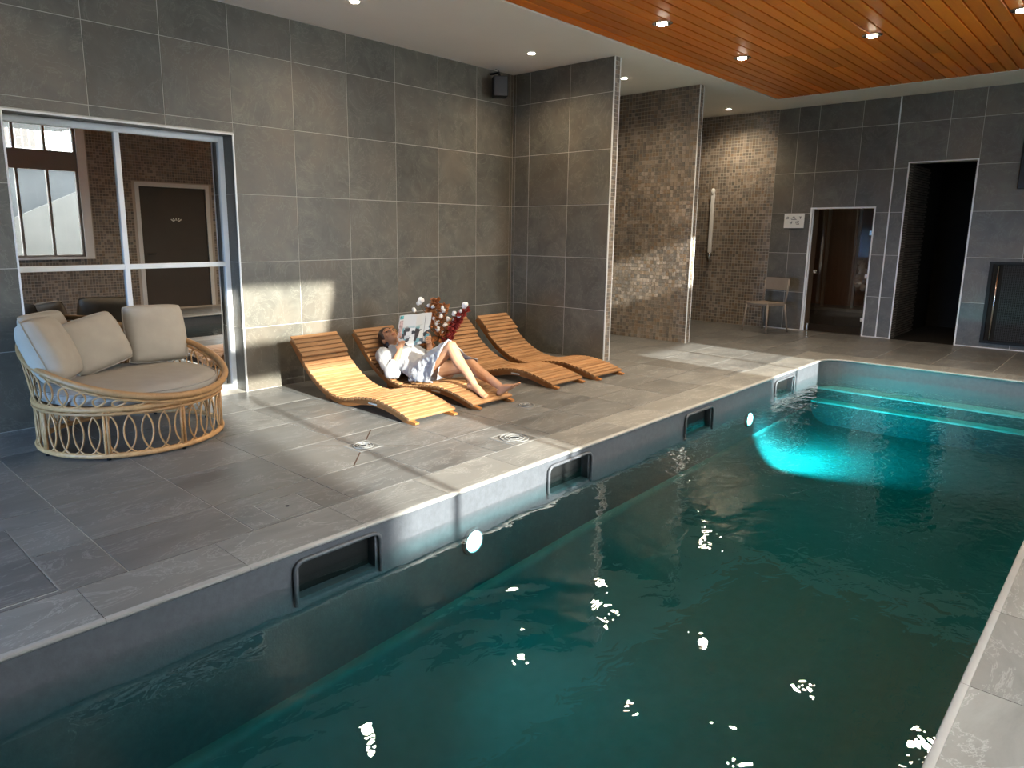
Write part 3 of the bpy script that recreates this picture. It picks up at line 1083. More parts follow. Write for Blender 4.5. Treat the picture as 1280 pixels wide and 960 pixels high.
def coping_stone(a, b, side):
    """one rounded coping stone; profile (distance from the pool edge, z)"""
    if side == 'left':
        fn = lambda d, z, s: (s, CL + d, z)
    elif side == 'right':
        fn = lambda d, z, s: (s, CR - d, z)
    else:
        fn = lambda d, z, s: (CF + d, s, z)
    m = MB().prism([(CW - 0.004, -0.022), (0.012, -0.022), (0.012, 0.0), (CW - 0.004, 0.0)], fn, a + 0.0015, b - 0.0015)
    o = m.build('coping_stone', M['coping'], floor)
    MB().prism(NOSE, fn, a + 0.001, b - 0.001).build('coping_edge', M['nose'], o, 'auto')
    return o


NOSE = [(0.0115, -0.022), (-0.006, -0.022), (-0.014, -0.017), (-0.017, -0.010), (-0.015, -0.003), (-0.009, 0.001), (0.0115, 0.001)]
xs = [-1.6, -1.0, -0.4, 0.2, 0.82, 1.42, 2.06, 2.66, 3.3, 3.94, 4.58, 5.22, 5.86, 6.5, 7.14, 7.78, 8.30, CF - RC]
for a, b in zip(xs, xs[1:]):
    coping_stone(a, b, 'left')
    coping_stone(a, b, 'right')
ys = [CR + RC, -4.98, -4.44, -3.92, CL - RC]
for a, b in zip(ys, ys[1:]):
    coping_stone(a, b, 'far')
# corner stones swept round the curve
for sgn, cyc in ((1, CL - RC), (-1, CR + RC)):
    for nm, prof, mm in (('coping_stone', [(CW - 0.004, -0.022), (0.012, -0.022), (0.012, 0.0), (CW - 0.004, 0.0)], M['coping']), ('coping_edge', NOSE, M['nose'])):
        m = MB()
        rings = []
        for i in range(13):
            a = (pi / 2) * i / 12
            ca, sa = cos(a), sin(a)
            ring = []
            for d, z in prof:
                if d > 0.2:     # square outer corner
                    k = CW - 0.004 + RC
                    q = k / max(ca, sa)
                    ring.append((CF - RC + q * ca, cyc + sgn * q * sa, z))
                else:
                    ring.append((CF - RC + (RC + d) * ca, cyc + sgn * (RC + d) * sa, z))
            rings.append(ring)
        m.loft(rings)
        m.build(nm, mm, floor, 'auto')
# square hatch at the left and the small one with a finger hole
hp = tile_grid(floor, [HATCH[0] + 0.012, HATCH[1] - 0.012], [HATCH[2] + 0.012, HATCH[3] - 0.012], '+Z', 0.001, M['floor'], gap=0.0, name='hatch_cover')
MB().box(HATCH[1] - 0.009, HATCH[1], HATCH[2], HATCH[3], -0.006, 0.001).box(HATCH[0], HATCH[1] - 0.009, HATCH[3] - 0.009, HATCH[3], -0.006, 0.001).build('hatch_rim', M['grate'], floor)
tile_grid(floor, [1.79, 2.045], [-2.86, -2.585], '+Z', 0.0, M['floor'], gap=0.004, name='hatch_cover')
MB().lathe([(0.011, 0), (0.011, 0.0012)], 12, (1.915, -2.72, 0.0)).build('finger_hole', M['hole'], floor)


# drains: round patterned grates in square stone frames
def drain(name, x, y, s, label):
    d = empty(name, (x, y, 0), label, 'drain', 'round floor drains on the deck')
    fr = MB()
    k = s / 2
    for q in ((-k, k, k - 0.014, k), (-k, k, -k, -k + 0.014), (-k, -k + 0.014, -k + 0.014, k - 0.014), (k - 0.014, k, -k + 0.014, k - 0.014)):
        fr.box(x + q[0], x + q[1], y + q[2], y + q[3], 0.0, 0.0025)
    fr.build('drain_frame', M['grate'], d)
    MB().box(x - k + 0.014, x + k - 0.014, y - k + 0.014, y + k - 0.014, 0.0, 0.0012).build('drain_plate', M['floor'], d)
    r0 = k - 0.03
    for rr in (r0, r0 * 0.68, r0 * 0.36):
        pts = [(x + rr * cos(2 * pi * i / 32), y + rr * sin(2 * pi * i / 32), 0.0035) for i in range(32)]
        MB().tube(pts, 0.0038, 6, True).build('grate_ring', M['grate'], d, True)
    for i in range(8):
        a = 2 * pi * i / 8 + 0.2
        MB().bar((x + r0 * 0.4 * cos(a), y + r0 * 0.4 * sin(a), 0.003), (x + r0 * 0.95 * cos(a), y + r0 * 0.95 * sin(a), 0.003), 0.008, 0.003).build('grate_bar', M['grate'], d)
    MB().lathe([(r0 * 0.34, 0), (r0 * 0.34, 0.0015)], 20, (x, y, 0.0012)).build('grate_hole', M['hole'], d)


drain('floor_drain', 2.87, -2.13, 0.20, 'round stone drain with slanting cut joints, in front of the first lounger')
drain('floor_drain', 3.757, -2.755, 0.27, 'largest square drain with ring pattern, right by the pool coping')
drain('floor_drain', 4.575, -2.187, 0.19, 'pale square drain just beyond the feet of the reading woman')
g = empty('floor_grille', (7.29, -2.83, 0), 'long slotted grille set in the bright floor near the far pool corner', 'drain')
MB().box(7.06, 7.52, -2.87, -2.79, 0, 0.002).build('grille_frame', M['grate'], g)
for i in range(12):
    x = 7.09 + i * 0.036
    MB().box(x, x + 0.014, -2.86, -2.80, 0.002, 0.0028).build('slot', M['hole'], g)

# slanting cut joints round the first drain (floor falls towards it)
for i, (a, ln) in enumerate(((45, 0.26), (135, 0.24), (225, 0.28), (315, 0.25))):
    a = radians(a)
    MB().bar((2.87 + 0.145 * cos(a), -2.13 + 0.145 * sin(a), 0.0004), (2.87 + (0.145 + ln) * cos(a), -2.13 + (0.145 + ln) * sin(a), 0.0004), 0.009, 0.0012).build('cut_joint', M['seam'], floor)


# ------------------------------------------------------------------ skimmers and pool lamps
def skimmer(x0, x1, label):
    s = empty('pool_skimmer', ((x0 + x1) / 2, CL, WZ), label, 'skimmer')
    r = 0.05
    # raised rounded surround
    pts = [(x0 - 0.02, CL - 0.012, SZ0 - 0.02), (x0 - 0.02, CL - 0.012, SZ1 - 0.045)]
    pts += [(x0 - 0.02 + r - r * cos(t), CL - 0.012, SZ1 - 0.045 + 0.045 * sin(t)) for t in [pi / 8 * k for k in range(1, 5)]]
    pts += [(x1 + 0.02 - r + r * cos(t), CL - 0.012, SZ1 - 0.045 + 0.045 * sin(t)) for t in [pi / 2 - pi / 8 * k for k in range(0, 5)]]
    pts += [(x1 + 0.02, CL - 0.012, SZ0 - 0.02)]
    MB().tube(pts, 0.011, 8).build('skimmer_frame', M['pool'], s, True)
    MB().box(x0, x0 + 0.006, CL + 0.0, CL + 0.3, SZ0, SZ1).box(x1 - 0.006, x1, CL + 0.0, CL + 0.3, SZ0, SZ1).box(x0 + 0.006, x1 - 0.006, CL + 0.29, CL + 0.3, SZ0, SZ1).box(x0 + 0.006, x1 - 0.006, CL, CL + 0.29, SZ1 - 0.006, SZ1).box(x0 + 0.006, x1 - 0.006, CL, CL + 0.29, SZ0, SZ0 + 0.006).build('skimmer_throat', M['pool'], s)
    MB().box(x0 + 0.012, x1 - 0.012, CL + 0.055, CL + 0.062, SZ0 + 0.008, SZ1 - 0.05).build('weir_flap', M['black'], s)


skimmer(*SK[0], 'dark skimmer mouth in the pool wall nearest the rattan daybed')
skimmer(*SK[1], 'sunlit skimmer mouth in the pool wall below the largest drain')
skimmer(*SK[2], 'shaded skimmer mouth in the pool wall, third along from the near end')
skimmer(*SK[3], 'skimmer mouth in the bright pool wall close to the far steps')


def pool_lamp(x, z, label, power, aim, cone):
    p = empty('pool_lamp', (x, CL, z), label, 'lamp', 'underwater lamps')
    MB().lathe([(0.085, 0), (0.085, 0.018), (0.068, 0.024), (0.064, 0.014)], 28, (x, CL, z), (0, -1, 0)).build('lamp_rim', M['pool'], p, 'auto')
    MB().lathe([(0.063, 0.012), (0.056, 0.026), (0.036, 0.034), (0.0, 0.036)], 28, (x, CL, z), (0, -1, 0)).build('lamp_lens', M['pool_lamp'], p, True)
    l = bpy.data.lights.new('pool_lamp_light', 'AREA')
    l.shape = 'DISK'
    l.size = 0.12
    l.energy = power
    l.color = (0.80, 1.0, 1.0)
    l.spread = cone
    o = bpy.data.objects.new('pool_lamp_light', l)
    o.location = (x, CL - 0.05, z)
    o.rotation_euler = Vector(aim).to_track_quat('-Z', 'Y').to_euler()
    C.objects.link(o)


pool_lamp(2.842, -0.345, 'glowing oval underwater lamp in the pool wall near the second skimmer', 4, (0.2, -1, -0.6), radians(120))
pool_lamp(6.79, -0.345, 'glowing underwater lamp in the pool wall near the steps', 170, (0.84, -0.50, -0.44), radians(84))


# ------------------------------------------------------------------ ceiling lights
def downlight(x, y, label, wood=False, power=52):
    d = empty('downlight', (x, y, ZC), label, 'light', 'downlights in the orange planks' if wood else 'downlights in the white ceiling')
    if wood:
        MB().lathe([(0.092, 0.0), (0.092, 0.008), (0.078, 0.014), (0.066, 0.010), (0.060, 0.001)], 28, (x, y, ZC + 0.004), (0, 0, -1)).build('lamp_rim', M['chrome'], d, 'auto')
        MB().lathe([(0.046, 0.0), (0.046, 0.02), (0.03, 0.026)], 20, (x - 0.004, y, ZC + 0.004), (0, 0, -1)).build('lamp_lens', M['lamp'], d, 'auto')
    else:
        MB().lathe([(0.050, 0.0), (0.050, 0.006), (0.040, 0.009)], 24, (x, y, ZC), (0, 0, -1)).build('lamp_rim', M['metal_white'], d, 'auto')
        MB().lathe([(0.038, 0.008), (0.038, 0.011), (0.02, 0.013)], 20, (x, y, ZC), (0, 0, -1)).build('lamp_lens', M['lamp'], d, 'auto')
    l = bpy.data.lights.new('downlight_beam', 'SPOT')
    l.energy = (100 if x > 6 else 72) if wood else power
    l.color = (1.0, 0.82, 0.58)
    l.spot_size = radians(150)
    l.spot_blend = 1.0
    l.shadow_soft_size = 0.05
    o = bpy.data.objects.new('downlight_beam', l)
    o.location = (x, y, ZC - 0.04)
    C.objects.link(o)
    return d


downlight(3.84, -0.86, 'small round downlight in the white ceiling above the first lounger')
downlight(6.14, -0.86, 'small round downlight in the white ceiling near the black speaker')
downlight(7.84, -0.93, 'small round downlight in the white ceiling between the two partitions')
downlight(10.77, -0.93, 'small round downlight by the far mosaic wall, above the white shower bar', False, 75)
downlight(6.107, -2.43, 'chrome ringed downlight in the planks above the third and fourth loungers', True)
downlight(7.82, -2.43, 'chrome ringed downlight in the planks, second along, nearest the white ceiling edge', True)
downlight(7.79, -3.72, 'chrome ringed downlight in the middle of the visible planks', True)
downlight(7.78, -4.88, 'chrome ringed downlight cut by the edge of the photo, over the pool', True)
downlight(6.14, -3.68, 'chrome ringed downlight over the middle of the pool, mirrored in the water', True)
downlight(1.6, -0.86, 'round downlight in the white ceiling above the rattan daybed', False, 16)
for i, (x, y) in enumerate(((4.4, -2.43), (4.4, -3.72), (6.14, -4.88), (4.4, -4.88))):
    downlight(x, y, 'chrome ringed downlight in the planks over the %s' % ('deck beside the woman', 'pool opposite the woman', 'right half of the pool', 'right side deck')[i], True)

# ------------------------------------------------------------------ loungers
PROF = [(-0.280, 0.505), (-0.370, 0.430), (-0.458, 0.352), (-0.455, 0.338), (-0.52, 0.278), (-0.60, 0.216), (-0.70, 0.156), (-0.81, 0.106), (-0.92, 0.077), (-1.02, 0.064),
        (-1.12, 0.066), (-1.21, 0.085), (-1.30, 0.108), (-1.40, 0.123), (-1.50, 0.129), (-1.60, 0.124), (-1.70, 0.109), (-1.80, 0.087), (-1.89, 0.062), (-1.96, 0.038)]


def sample_profile(pts, step):
    P = [Vector((0, a, b)) for a, b in pts]
    acc, out = [0.0], []
    for a, b in zip(P, P[1:]):
        acc.append(acc[-1] + (b - a).length)
    s = step / 2
    while s < acc[-1]:
        for i in range(len(acc) - 1):
            if acc[i] <= s <= acc[i + 1]:
                t = (s - acc[i]) / (acc[i + 1] - acc[i])
                out.append((P[i].lerp(P[i + 1], t), (P[i + 1] - P[i]).normalized()))
                break
        s += step
    return out


def make_lounger(x0, label):
    """slatted wave-shaped lounger; left rail at x0, its head towards the wall"""
    w = 0.50
    t = empty('sun_lounger', (x0 + w / 2, -1.2, 0), label, 'lounger', 'slatted wooden loungers along the tiled wall')
    head, body = PROF[:3], PROF[3:]
    # rails under the slats
    for sx in (x0 + 0.022, x0 + w - 0.062):
        top = [(a, b - 0.012) for a, b in body]
        low = []
        for i, (a, b) in enumerate(body):
            p, q = body[max(i - 1, 0)], body[min(i + 1, len(body) - 1)]
            d = Vector((q[0] - p[0], q[1] - p[1])).normalized()
            nx, nz = d.y, -d.x     # pointing below
            if nz > 0:
                nx, nz = -nx, -nz
            k = 0.062
            low.append((a + nx * k, max(0.0, b + nz * k)))
        low[-1] = (-1.985, 0.0)
        top.append((-2.002, 0.022))
        top.append((-2.004, 0.008))
        poly = top + list(reversed(low))
        m = MB().prism(poly, lambda a, b, d: (d, a, b), sx, sx + 0.04)
        o = m.build('side_rail', M['teak_rail'], t)
        mh = MB().prism([(head[0][0], head[0][1] - 0.01), (head[2][0] - 0.02, head[2][1] - 0.03), (head[2][0] + 0.03, head[2][1] - 0.075), (head[0][0] + 0.035, head[0][1] - 0.045)], lambda a, b, d: (d, a, b), sx, sx + 0.04)
        mh.build('headrest_rail', M['teak_rail'], t)
        # rear leg
        MB().prism([(-0.74, 0.10), (-0.82, 0.07), (-0.795, 0.0), (-0.735, 0.0)], lambda a, b, d: (d, a, b), sx + 0.041, sx + 0.07).build('leg', M['teak_rail'], t)
    key = 'slat'
    global _slat
    if _slat is None:
        s = MB()
        s.box(-w / 2, w / 2, -0.0212, 0.0212, -0.011, 0.011)
        me = s.mesh('slat', M['teak'])
        bm = bmesh.new()
        bm.from_mesh(me)
        bmesh.ops.bevel(bm, geom=[e for e in bm.edges if abs((e.verts[0].co - e.verts[1].co).x) > 0.1], offset=0.005, segments=1, affect='EDGES')
        bm.to_mesh(me)
        bm.free()
        _slat = me
    for part, lift in ((head, 0.016), (body, 0.0)):
        for p, d in sample_profile(part, 0.0515):
            o = link('slat', _slat, t)
            nrm = Vector((1, 0, 0)).cross(d)
            if nrm.z < 0:
                nrm = -nrm
            m = Matrix((Vector((1, 0, 0)), -d, nrm)).transposed().to_4x4()
            m.translation = Vector((x0 + w / 2, p.y, p.z)) + nrm * lift
            o.matrix_basis = m
    MB().box(x0 + 0.0185, x0 + 0.0225, -1.53, -1.42, 0.078, 0.09).build('maker_label', M['tag'], t)['label'] = 'small pale label plate'
    return t


_slat = None
L1 = make_lounger(3.44, 'empty lounger nearest the daybed, its foot end bleached by sunlight')
copy_tree(L1, (0.685, -0.02, 0), 'lounger on which the woman in the white robe lies')
copy_tree(L1, (1.79, 0.005, 0), 'empty shaded lounger right behind the reading woman and bouquet')
copy_tree(L1, (2.42, -0.05, 0), 'empty shaded lounger beside the dark tiled partition')

# ------------------------------------------------------------------ rattan daybed
BX, BY, BR = 1.87, -0.72, 0.60


def ring_pts(r, zf, n=64, cx=BX, cy_=BY):
    return [(cx + r * cos(2 * pi * i / n), cy_ + r * sin(2 * pi * i / n), zf(2 * pi * i / n)) for i in range(n)]


PH = radians(112)
RIM_R = 0.645
rim_z = lambda a: 0.575 + 0.195 * cos(a - PH)
db = empty('rattan_daybed', (BX, BY, 0), 'round rattan daybed with looped cane base in front of the dark window', 'daybed')
MB().tube(ring_pts(BR, lambda a: 0.028), 0.019, 8, True).build('base_ring', M['rattan'], db, True)
MB().tube(ring_pts(BR, lambda a: 0.335), 0.019, 8, True).build('upper_ring', M['rattan'], db, True)
MB().tube(ring_pts(BR + 0.006, lambda a: 0.305), 0.010, 8, True).build('binding_ring', M['rattan'], db, True)
MB().tube(ring_pts(RIM_R, rim_z), 0.023, 8, True).build('top_rim', M['rattan'], db, True)
MB().tube(ring_pts(RIM_R - 0.012, lambda a: rim_z(a) - 0.036), 0.010, 8, True).build('rim_binding', M['rattan'], db, True)
nl = 36
lp = []
for i in range(25):
    t = 2 * pi * i / 24
    a = 0.088 / BR * sin(t)
    lp.append((BR * cos(a), BR * sin(a), 0.177 - 0.140 * cos(t)))
loop_me = MB().tube(lp[:-1], 0.0062, 6, True).mesh('rattan_loop', M['rattan'], True)
for i in range(nl):
    o = link('rattan_loop', loop_me, db)
    a = 2 * pi * (i + 0.3) / nl
    o.matrix_basis = Matrix.Translation((BX, BY, 0)) @ Matrix.Rotation(a, 4, 'Z')
for k in range(8):
    a = radians(235 + 45 * k)
    for da in (-0.018, 0.018):
        p = (BX + (BR + 0.004) * cos(a + da), BY + (BR + 0.004) * sin(a + da), 0.03)
        MB().tube([p, (p[0], p[1], 0.33)], 0.010, 8).build('strut', M['rattan'], db, True)
    q = a
    MB().tube([(BX + BR * cos(q), BY + BR * sin(q), 0.0), (BX + BR * cos(q), BY + BR * sin(q), 0.03)], 0.014, 8).build('foot', M['black'], db, True)
for i in range(34):
    a0 = 2 * pi * (i + 0.5) / 34
    zt = rim_z(a0) - 0.03
    if zt - 0.345 < 0.05:
        continue
    pts = []
    for j in range(20):
        t = 2 * pi * j / 20
        h = (1 - cos(t)) / 2
        a = a0 + 0.15 * sin(t) + 0.10 * (h - 0.5)
        zz = 0.345 + (rim_z(a) - 0.03 - 0.345) * h
        r = BR + (RIM_R - BR) * h
        pts.append((BX + r * cos(a), BY + r * sin(a), zz))
    MB().tube(pts, 0.0062, 6, True).build('back_loop', M['rattan'], db, True)
MB().lathe([(0.57, 0.30), (0.575, 0.31), (0.575, 0.325), (0.57, 0.335)], 48, (BX, BY, 0)).build('seat_base', M['rattan'], db, 'auto')
prof = [(0.01, 0.336), (0.50, 0.336), (0.565, 0.35), (0.592, 0.385), (0.588, 0.415), (0.55, 0.440), (0.45, 0.452), (0.2, 0.458), (0.01, 0.459)]
seat_c = MB().lathe(prof, 64, (BX, BY, 0)).build('seat_cushion', M['seat_linen'], db, 'auto')
pip = [(BX + 0.583 * cos(2 * pi * i / 64), BY + 0.583 * sin(2 * pi * i / 64), 0.424) for i in range(64)]
MB().tube(pip, 0.005, 6, True).build('piping', M['seat_linen'], seat_c, True)


def pillow(c, nrm, up, w, h, t, label, seed):
    """plump square cushion; nrm is the way its face looks"""
    nrm = Vector(nrm).normalized()
    s = Vector(up).cross(nrm).normalized()
    u = nrm.cross(s)
    c = Vector(c)
    n = 20
    rnd = random.Random(seed)
    ph = rnd.uniform(0, 9)

    def pt(i, j, side):
        a, b = -1 + 2 * i / n, -1 + 2 * j / n
        ea, eb = 1 - abs(a) ** 2.6, 1 - abs(b) ** 2.6
        th = (max(ea, 0) * max(eb, 0)) ** 0.36
        q = 1 - 0.085 * (abs(a) * abs(b)) ** 3
        # sides sag in slightly between the corners
        k = 1 - 0.035 * (1 - b * b) * abs(a) ** 3
        k2 = 1 - 0.035 * (1 - a * a) * abs(b) ** 3
        wob = noise.noise(Vector((a * 1.6 + ph, b * 1.6, side * 3.0))) * 0.012 * th
        return c + s * (a * q * w / 2 * k) + u * (b * q * h / 2 * k2) + nrm * (side * (t / 2 * th + 0.003) + wob)
    m = MB()
    for side in (1, -1):
        vs = [pt(i, j, side) for j in range(n + 1) for i in range(n + 1)]
        fs = []
        for j in range(n):
            for i in range(n):
                q = (j * (n + 1) + i, j * (n + 1) + i + 1, (j + 1) * (n + 1) + i + 1, (j + 1) * (n + 1) + i)
                fs.append(q if side > 0 else tuple(reversed(q)))
        m.add(vs, fs)
    me = m.mesh('cushion', M['linen'], True, False)
    bm = bmesh.new()
    bm.from_mesh(me)
    bmesh.ops.remove_doubles(bm, verts=bm.verts, dist=0.0065)
    bmesh.ops.recalc_face_normals(bm, faces=bm.faces)
    bm.to_mesh(me)
    bm.free()
    o = link('cushion', me)
    tag(o, label, 'cushion', 'cream cushions on the daybed')
    edge = []
    for i in range(n): edge.append((i, 0))
    for j in range(n): edge.append((n, j))
    for i in range(n): edge.append((n - i, n))
    for j in range(n): edge.append((0, n - j))
    MB().tube([(pt(i, j, 1) + pt(i, j, -1)) / 2 for i, j in edge], 0.0045, 6, True).build('seam_piping', M['linen'], o, True)
    return o


pillow((2.225, -0.335, 0.672), (0.06, -1, 0.28), (0.03, 0.1, 1), 0.48, 0.465, 0.22, 'upright cream cushion at the back right of the daybed', 3)
pillow((1.735, -0.455, 0.66), (0.22, -0.95, 0.45), (-0.24, 0.1, 1), 0.47, 0.41, 0.22, 'cream cushion leaning in the middle between two others on the daybed', 5)
pillow((1.375, -0.745, 0.685), (0.85, -0.5, 0.42), (-0.25, 0.2, 1), 0.48, 0.47, 0.24, 'nearest cream cushion, turned sideways on the left rim of the daybed', 8)
pillow((1.51, -0.255, 0.69), (0.5, -0.8, 0.35), (-0.1, 0.1, 1), 0.40, 0.42, 0.14, 'mostly hidden cream cushion, only its top corner showing behind the nearest one', 11)


# ------------------------------------------------------------------ woman reading
def body_limb(mb, pts, rad, n=14, flat=None):
    """closed tapered limb through joints, with rounded ends"""
    P = [Vector(p) for p in pts]
    # refine
    fine, fr = [], []
    for i in range(len(P) - 1):
        for k in range(5):
            t = k / 5
            fine.append(P[i].lerp(P[i + 1], t))
            fr.append(rad[i] + (rad[i + 1] - rad[i]) * (t * t * (3 - 2 * t)))
    fine.append(P[-1])
    fr.append(rad[-1])
    mb.tube(fine, fr, n)
    for p, r in zip(P, rad):
        mb.ball(p, r, u=12, v=8)


XB = 4.375
woman = empty('person', (XB, -1.15, 0.1), 'woman in a white bathrobe reclining on a lounger, reading a magazine with knees up', 'person')
hc = Vector((4.365, -0.585, 0.445))
up_h = Vector((0.02, 0.90, 0.42)).normalized()
fw = Vector((-0.30, -0.40, 0.87))
fw = (fw - up_h * fw.dot(up_h)).normalized()
rt = fw.cross(up_h).normalized()       # her right-hand side of the head
H = lambda a, b, c: hc + rt * a + up_h * b + fw * c

bd = MB()
# head: skull, jaw, nose, lips, ears, neck
bd.ball(H(0, 0.025, -0.012), (0.074, 0.092, 0.094), (rt, up_h, fw), 20, 14)
bd.ball(H(0, -0.045, 0.022), (0.056, 0.072, 0.066), (rt, up_h, fw), 16, 12)
bd.ball(H(0, -0.098, 0.050), (0.028, 0.022, 0.026), (rt, up_h, fw), 12, 8)
bd.tube([H(0, 0.018, 0.078), H(0, -0.008, 0.094), H(0, -0.030, 0.108), H(0, -0.038, 0.098)], [0.009, 0.011, 0.016, 0.012], 10)
bd.ball(H(0, -0.068, 0.080), (0.024, 0.010, 0.012), (rt, up_h, fw), 10, 8)
for s in (-1, 1):
    bd.ball(H(s * 0.075, -0.015, -0.012), (0.012, 0.030, 0.019), (rt, up_h, fw), 10, 8)
    bd.ball(H(s * 0.034, -0.028, 0.060), (0.024, 0.022, 0.020), (rt, up_h, fw), 10, 8)
    bd.ball(H(s * 0.030, 0.026, 0.074), (0.026, 0.009, 0.010), (rt, up_h, fw), 10, 8)
nb = Vector((XB, -0.70, 0.315))
bd.tube([H(0, -0.06, -0.025), (H(0, -0.06, -0.025) + nb) / 2, nb], [0.052, 0.050, 0.062], 14)
# torso
body_limb(bd, [nb, (XB, -0.82, 0.275), (XB, -0.98, 0.215), (XB, -1.12, 0.180)], [0.075, 0.105, 0.090, 0.105])
# legs: near knee raised, far leg stretched lower
hipN, kneeN, ankN = Vector((4.285, -1.13, 0.185)), Vector((4.29, -1.545, 0.470)), Vector((4.315, -1.800, 0.175))
hipF, kneeF, ankF = Vector((4.46, -1.13, 0.185)), Vector((4.515, -1.575, 0.285)), Vector((4.50, -1.950, 0.135))
body_limb(bd, [hipN, hipN.lerp(kneeN, 0.5), kneeN], [0.088, 0.074, 0.054])
calf = kneeN.lerp(ankN, 0.35) + Vector((0, 0.014, -0.012))
body_limb(bd, [kneeN, calf, kneeN.lerp(ankN, 0.7), ankN], [0.052, 0.054, 0.040, 0.032])
body_limb(bd, [hipF, hipF.lerp(kneeF, 0.5), kneeF], [0.088, 0.074, 0.053])
body_limb(bd, [kneeF, kneeF.lerp(ankF, 0.35) + Vector((0, 0, -0.014)), kneeF.lerp(ankF, 0.7), ankF], [0.051, 0.053, 0.040, 0.032])


def foot(mb, ank, fdir, sole, side):
    """ankle, direction of the toes, direction of the sole; five toes"""
    fdir, sole = Vector(fdir).normalized(), Vector(sole).normalized()
    sole = (sole - fdir * sole.dot(fdir)).normalized()
    lat = fdir.cross(sole)
    Q = lambda a, b, c: ank + fdir * a + sole * b + lat * c
    mb.ball(Q(-0.028, 0.034, 0), (0.036, 0.032, 0.030), (fdir, sole, lat))
    rings = []
    for a, b, hh, ww in ((-0.03, 0.030, 0.034, 0.028), (0.02, 0.022, 0.040, 0.031), (0.07, 0.030, 0.032, 0.036), (0.115, 0.042, 0.020, 0.042), (0.14, 0.046, 0.014, 0.040)):
        rings.append([Q(a, b + hh * sin(t), ww * cos(t)) for t in [2 * pi * k / 14 for k in range(14)]])
    mb.loft(rings)
    for k in range(5):
        c = (k - 2) * 0.0185 * side
        ln = (0.182, 0.180, 0.174, 0.166, 0.157)[k]
        r = (0.0125, 0.0095, 0.0090, 0.0085, 0.0080)[k]
        mb.tube([Q(0.125, 0.046, c), Q(ln - 0.012, 0.044, c), Q(ln, 0.050, c)], [r, r, r * 0.75], 8)


foot(bd, ankN, (0.05, -1.0, -0.30), (0, -0.25, -1), 1)
foot(bd, ankF, (0.10, -0.80, 0.52), (0.02, -0.62, -0.78), -1)
# arms
shN, elN, wrN = Vector((4.205, -0.70, 0.305)), Vector((4.150, -0.865, 0.165)), Vector((4.235, -0.905, 0.375))
shF, elF, wrF = Vector((4.545, -0.70, 0.305)), Vector((4.635, -0.885, 0.215)), Vector((4.635, -0.870, 0.40))
body_limb(bd, [shN, shN.lerp(elN, 0.5), elN], [0.058, 0.048, 0.042])
body_limb(bd, [elN, elN.lerp(wrN, 0.4), wrN], [0.040, 0.038, 0.026])
body_limb(bd, [shF, shF.lerp(elF, 0.5), elF], [0.058, 0.048, 0.042])
body_limb(bd, [elF, elF.lerp(wrF, 0.4), wrF], [0.040, 0.038, 0.026])

# magazine frame of reference: spine, page directions
MGc = Vector((4.425, -0.905, 0.545))
mg_u = Vector((0.03, -0.16, 0.98)).normalized()      # up the page
mg_s = Vector((1, 0.02, 0.0)).normalized()
mg_n = mg_s.cross(mg_u).normalized()                 # towards the reader or away
if mg_n.y > 0:
    mg_n = -mg_n                                      # outer side (cover) faces away from her
G = lambda a, b, c: MGc + mg_s * a + mg_u * b + mg_n * c


def hand(mb, wrist, a_edge, b0, sgn):
    """hand holding the lower side edge of the magazine: fingers lie on the outside, thumb inside"""
    k = G(a_edge, b0, 0.012)
    palm = (wrist + k) / 2
    d = (k - wrist).normalized()
    rings = []
    lat = mg_u
    for t, w, h in ((0.0, 0.024, 0.019), (0.35, 0.033, 0.018), (0.75, 0.038, 0.016), (1.0, 0.036, 0.012)):
        c = wrist.lerp(k, t)
        ax1 = (lat - d * lat.dot(d)).normalized()
        ax2 = d.cross(ax1)
        rings.append([c + ax1 * (w * cos(q)) + ax2 * (h * sin(q)) for q in [2 * pi * j / 12 for j in range(12)]])
    mb.loft(rings)
    for j in range(4):
        bb = b0 + 0.030 - 0.020 * j
        ln = (0.062, 0.070, 0.066, 0.052)[j]
        mb.tube([wrist.lerp(k, 0.7) + mg_u * (0.026 - 0.018 * j), G(a_edge, bb, 0.016), G(a_edge + sgn * ln * 0.55, bb + 0.006, 0.020), G(a_edge + sgn * ln, bb + 0.004, 0.014)], [0.011, 0.0095, 0.0085, 0.007], 8)
    mb.tube([wrist.lerp(k, 0.35) + mg_u * 0.02, G(a_edge - sgn * 0.01, b0 + 0.055, -0.02), G(a_edge + sgn * 0.035, b0 + 0.075, -0.016)], [0.013, 0.0115, 0.0085], 8)


hand(bd, wrN, -0.195, -0.125, 1)
hand(bd, wrF, 0.205, -0.115, -1)
body = bd.build('body', M['skin'], woman, True, fix=False)
rm = body.modifiers.new('remesh', 'REMESH')
rm.mode = 'VOXEL'
rm.voxel_size = 0.0045
rm.use_smooth_shade = True
sm = body.modifiers.new('smooth', 'SMOOTH')
sm.factor = 0.5
sm.iterations = 2
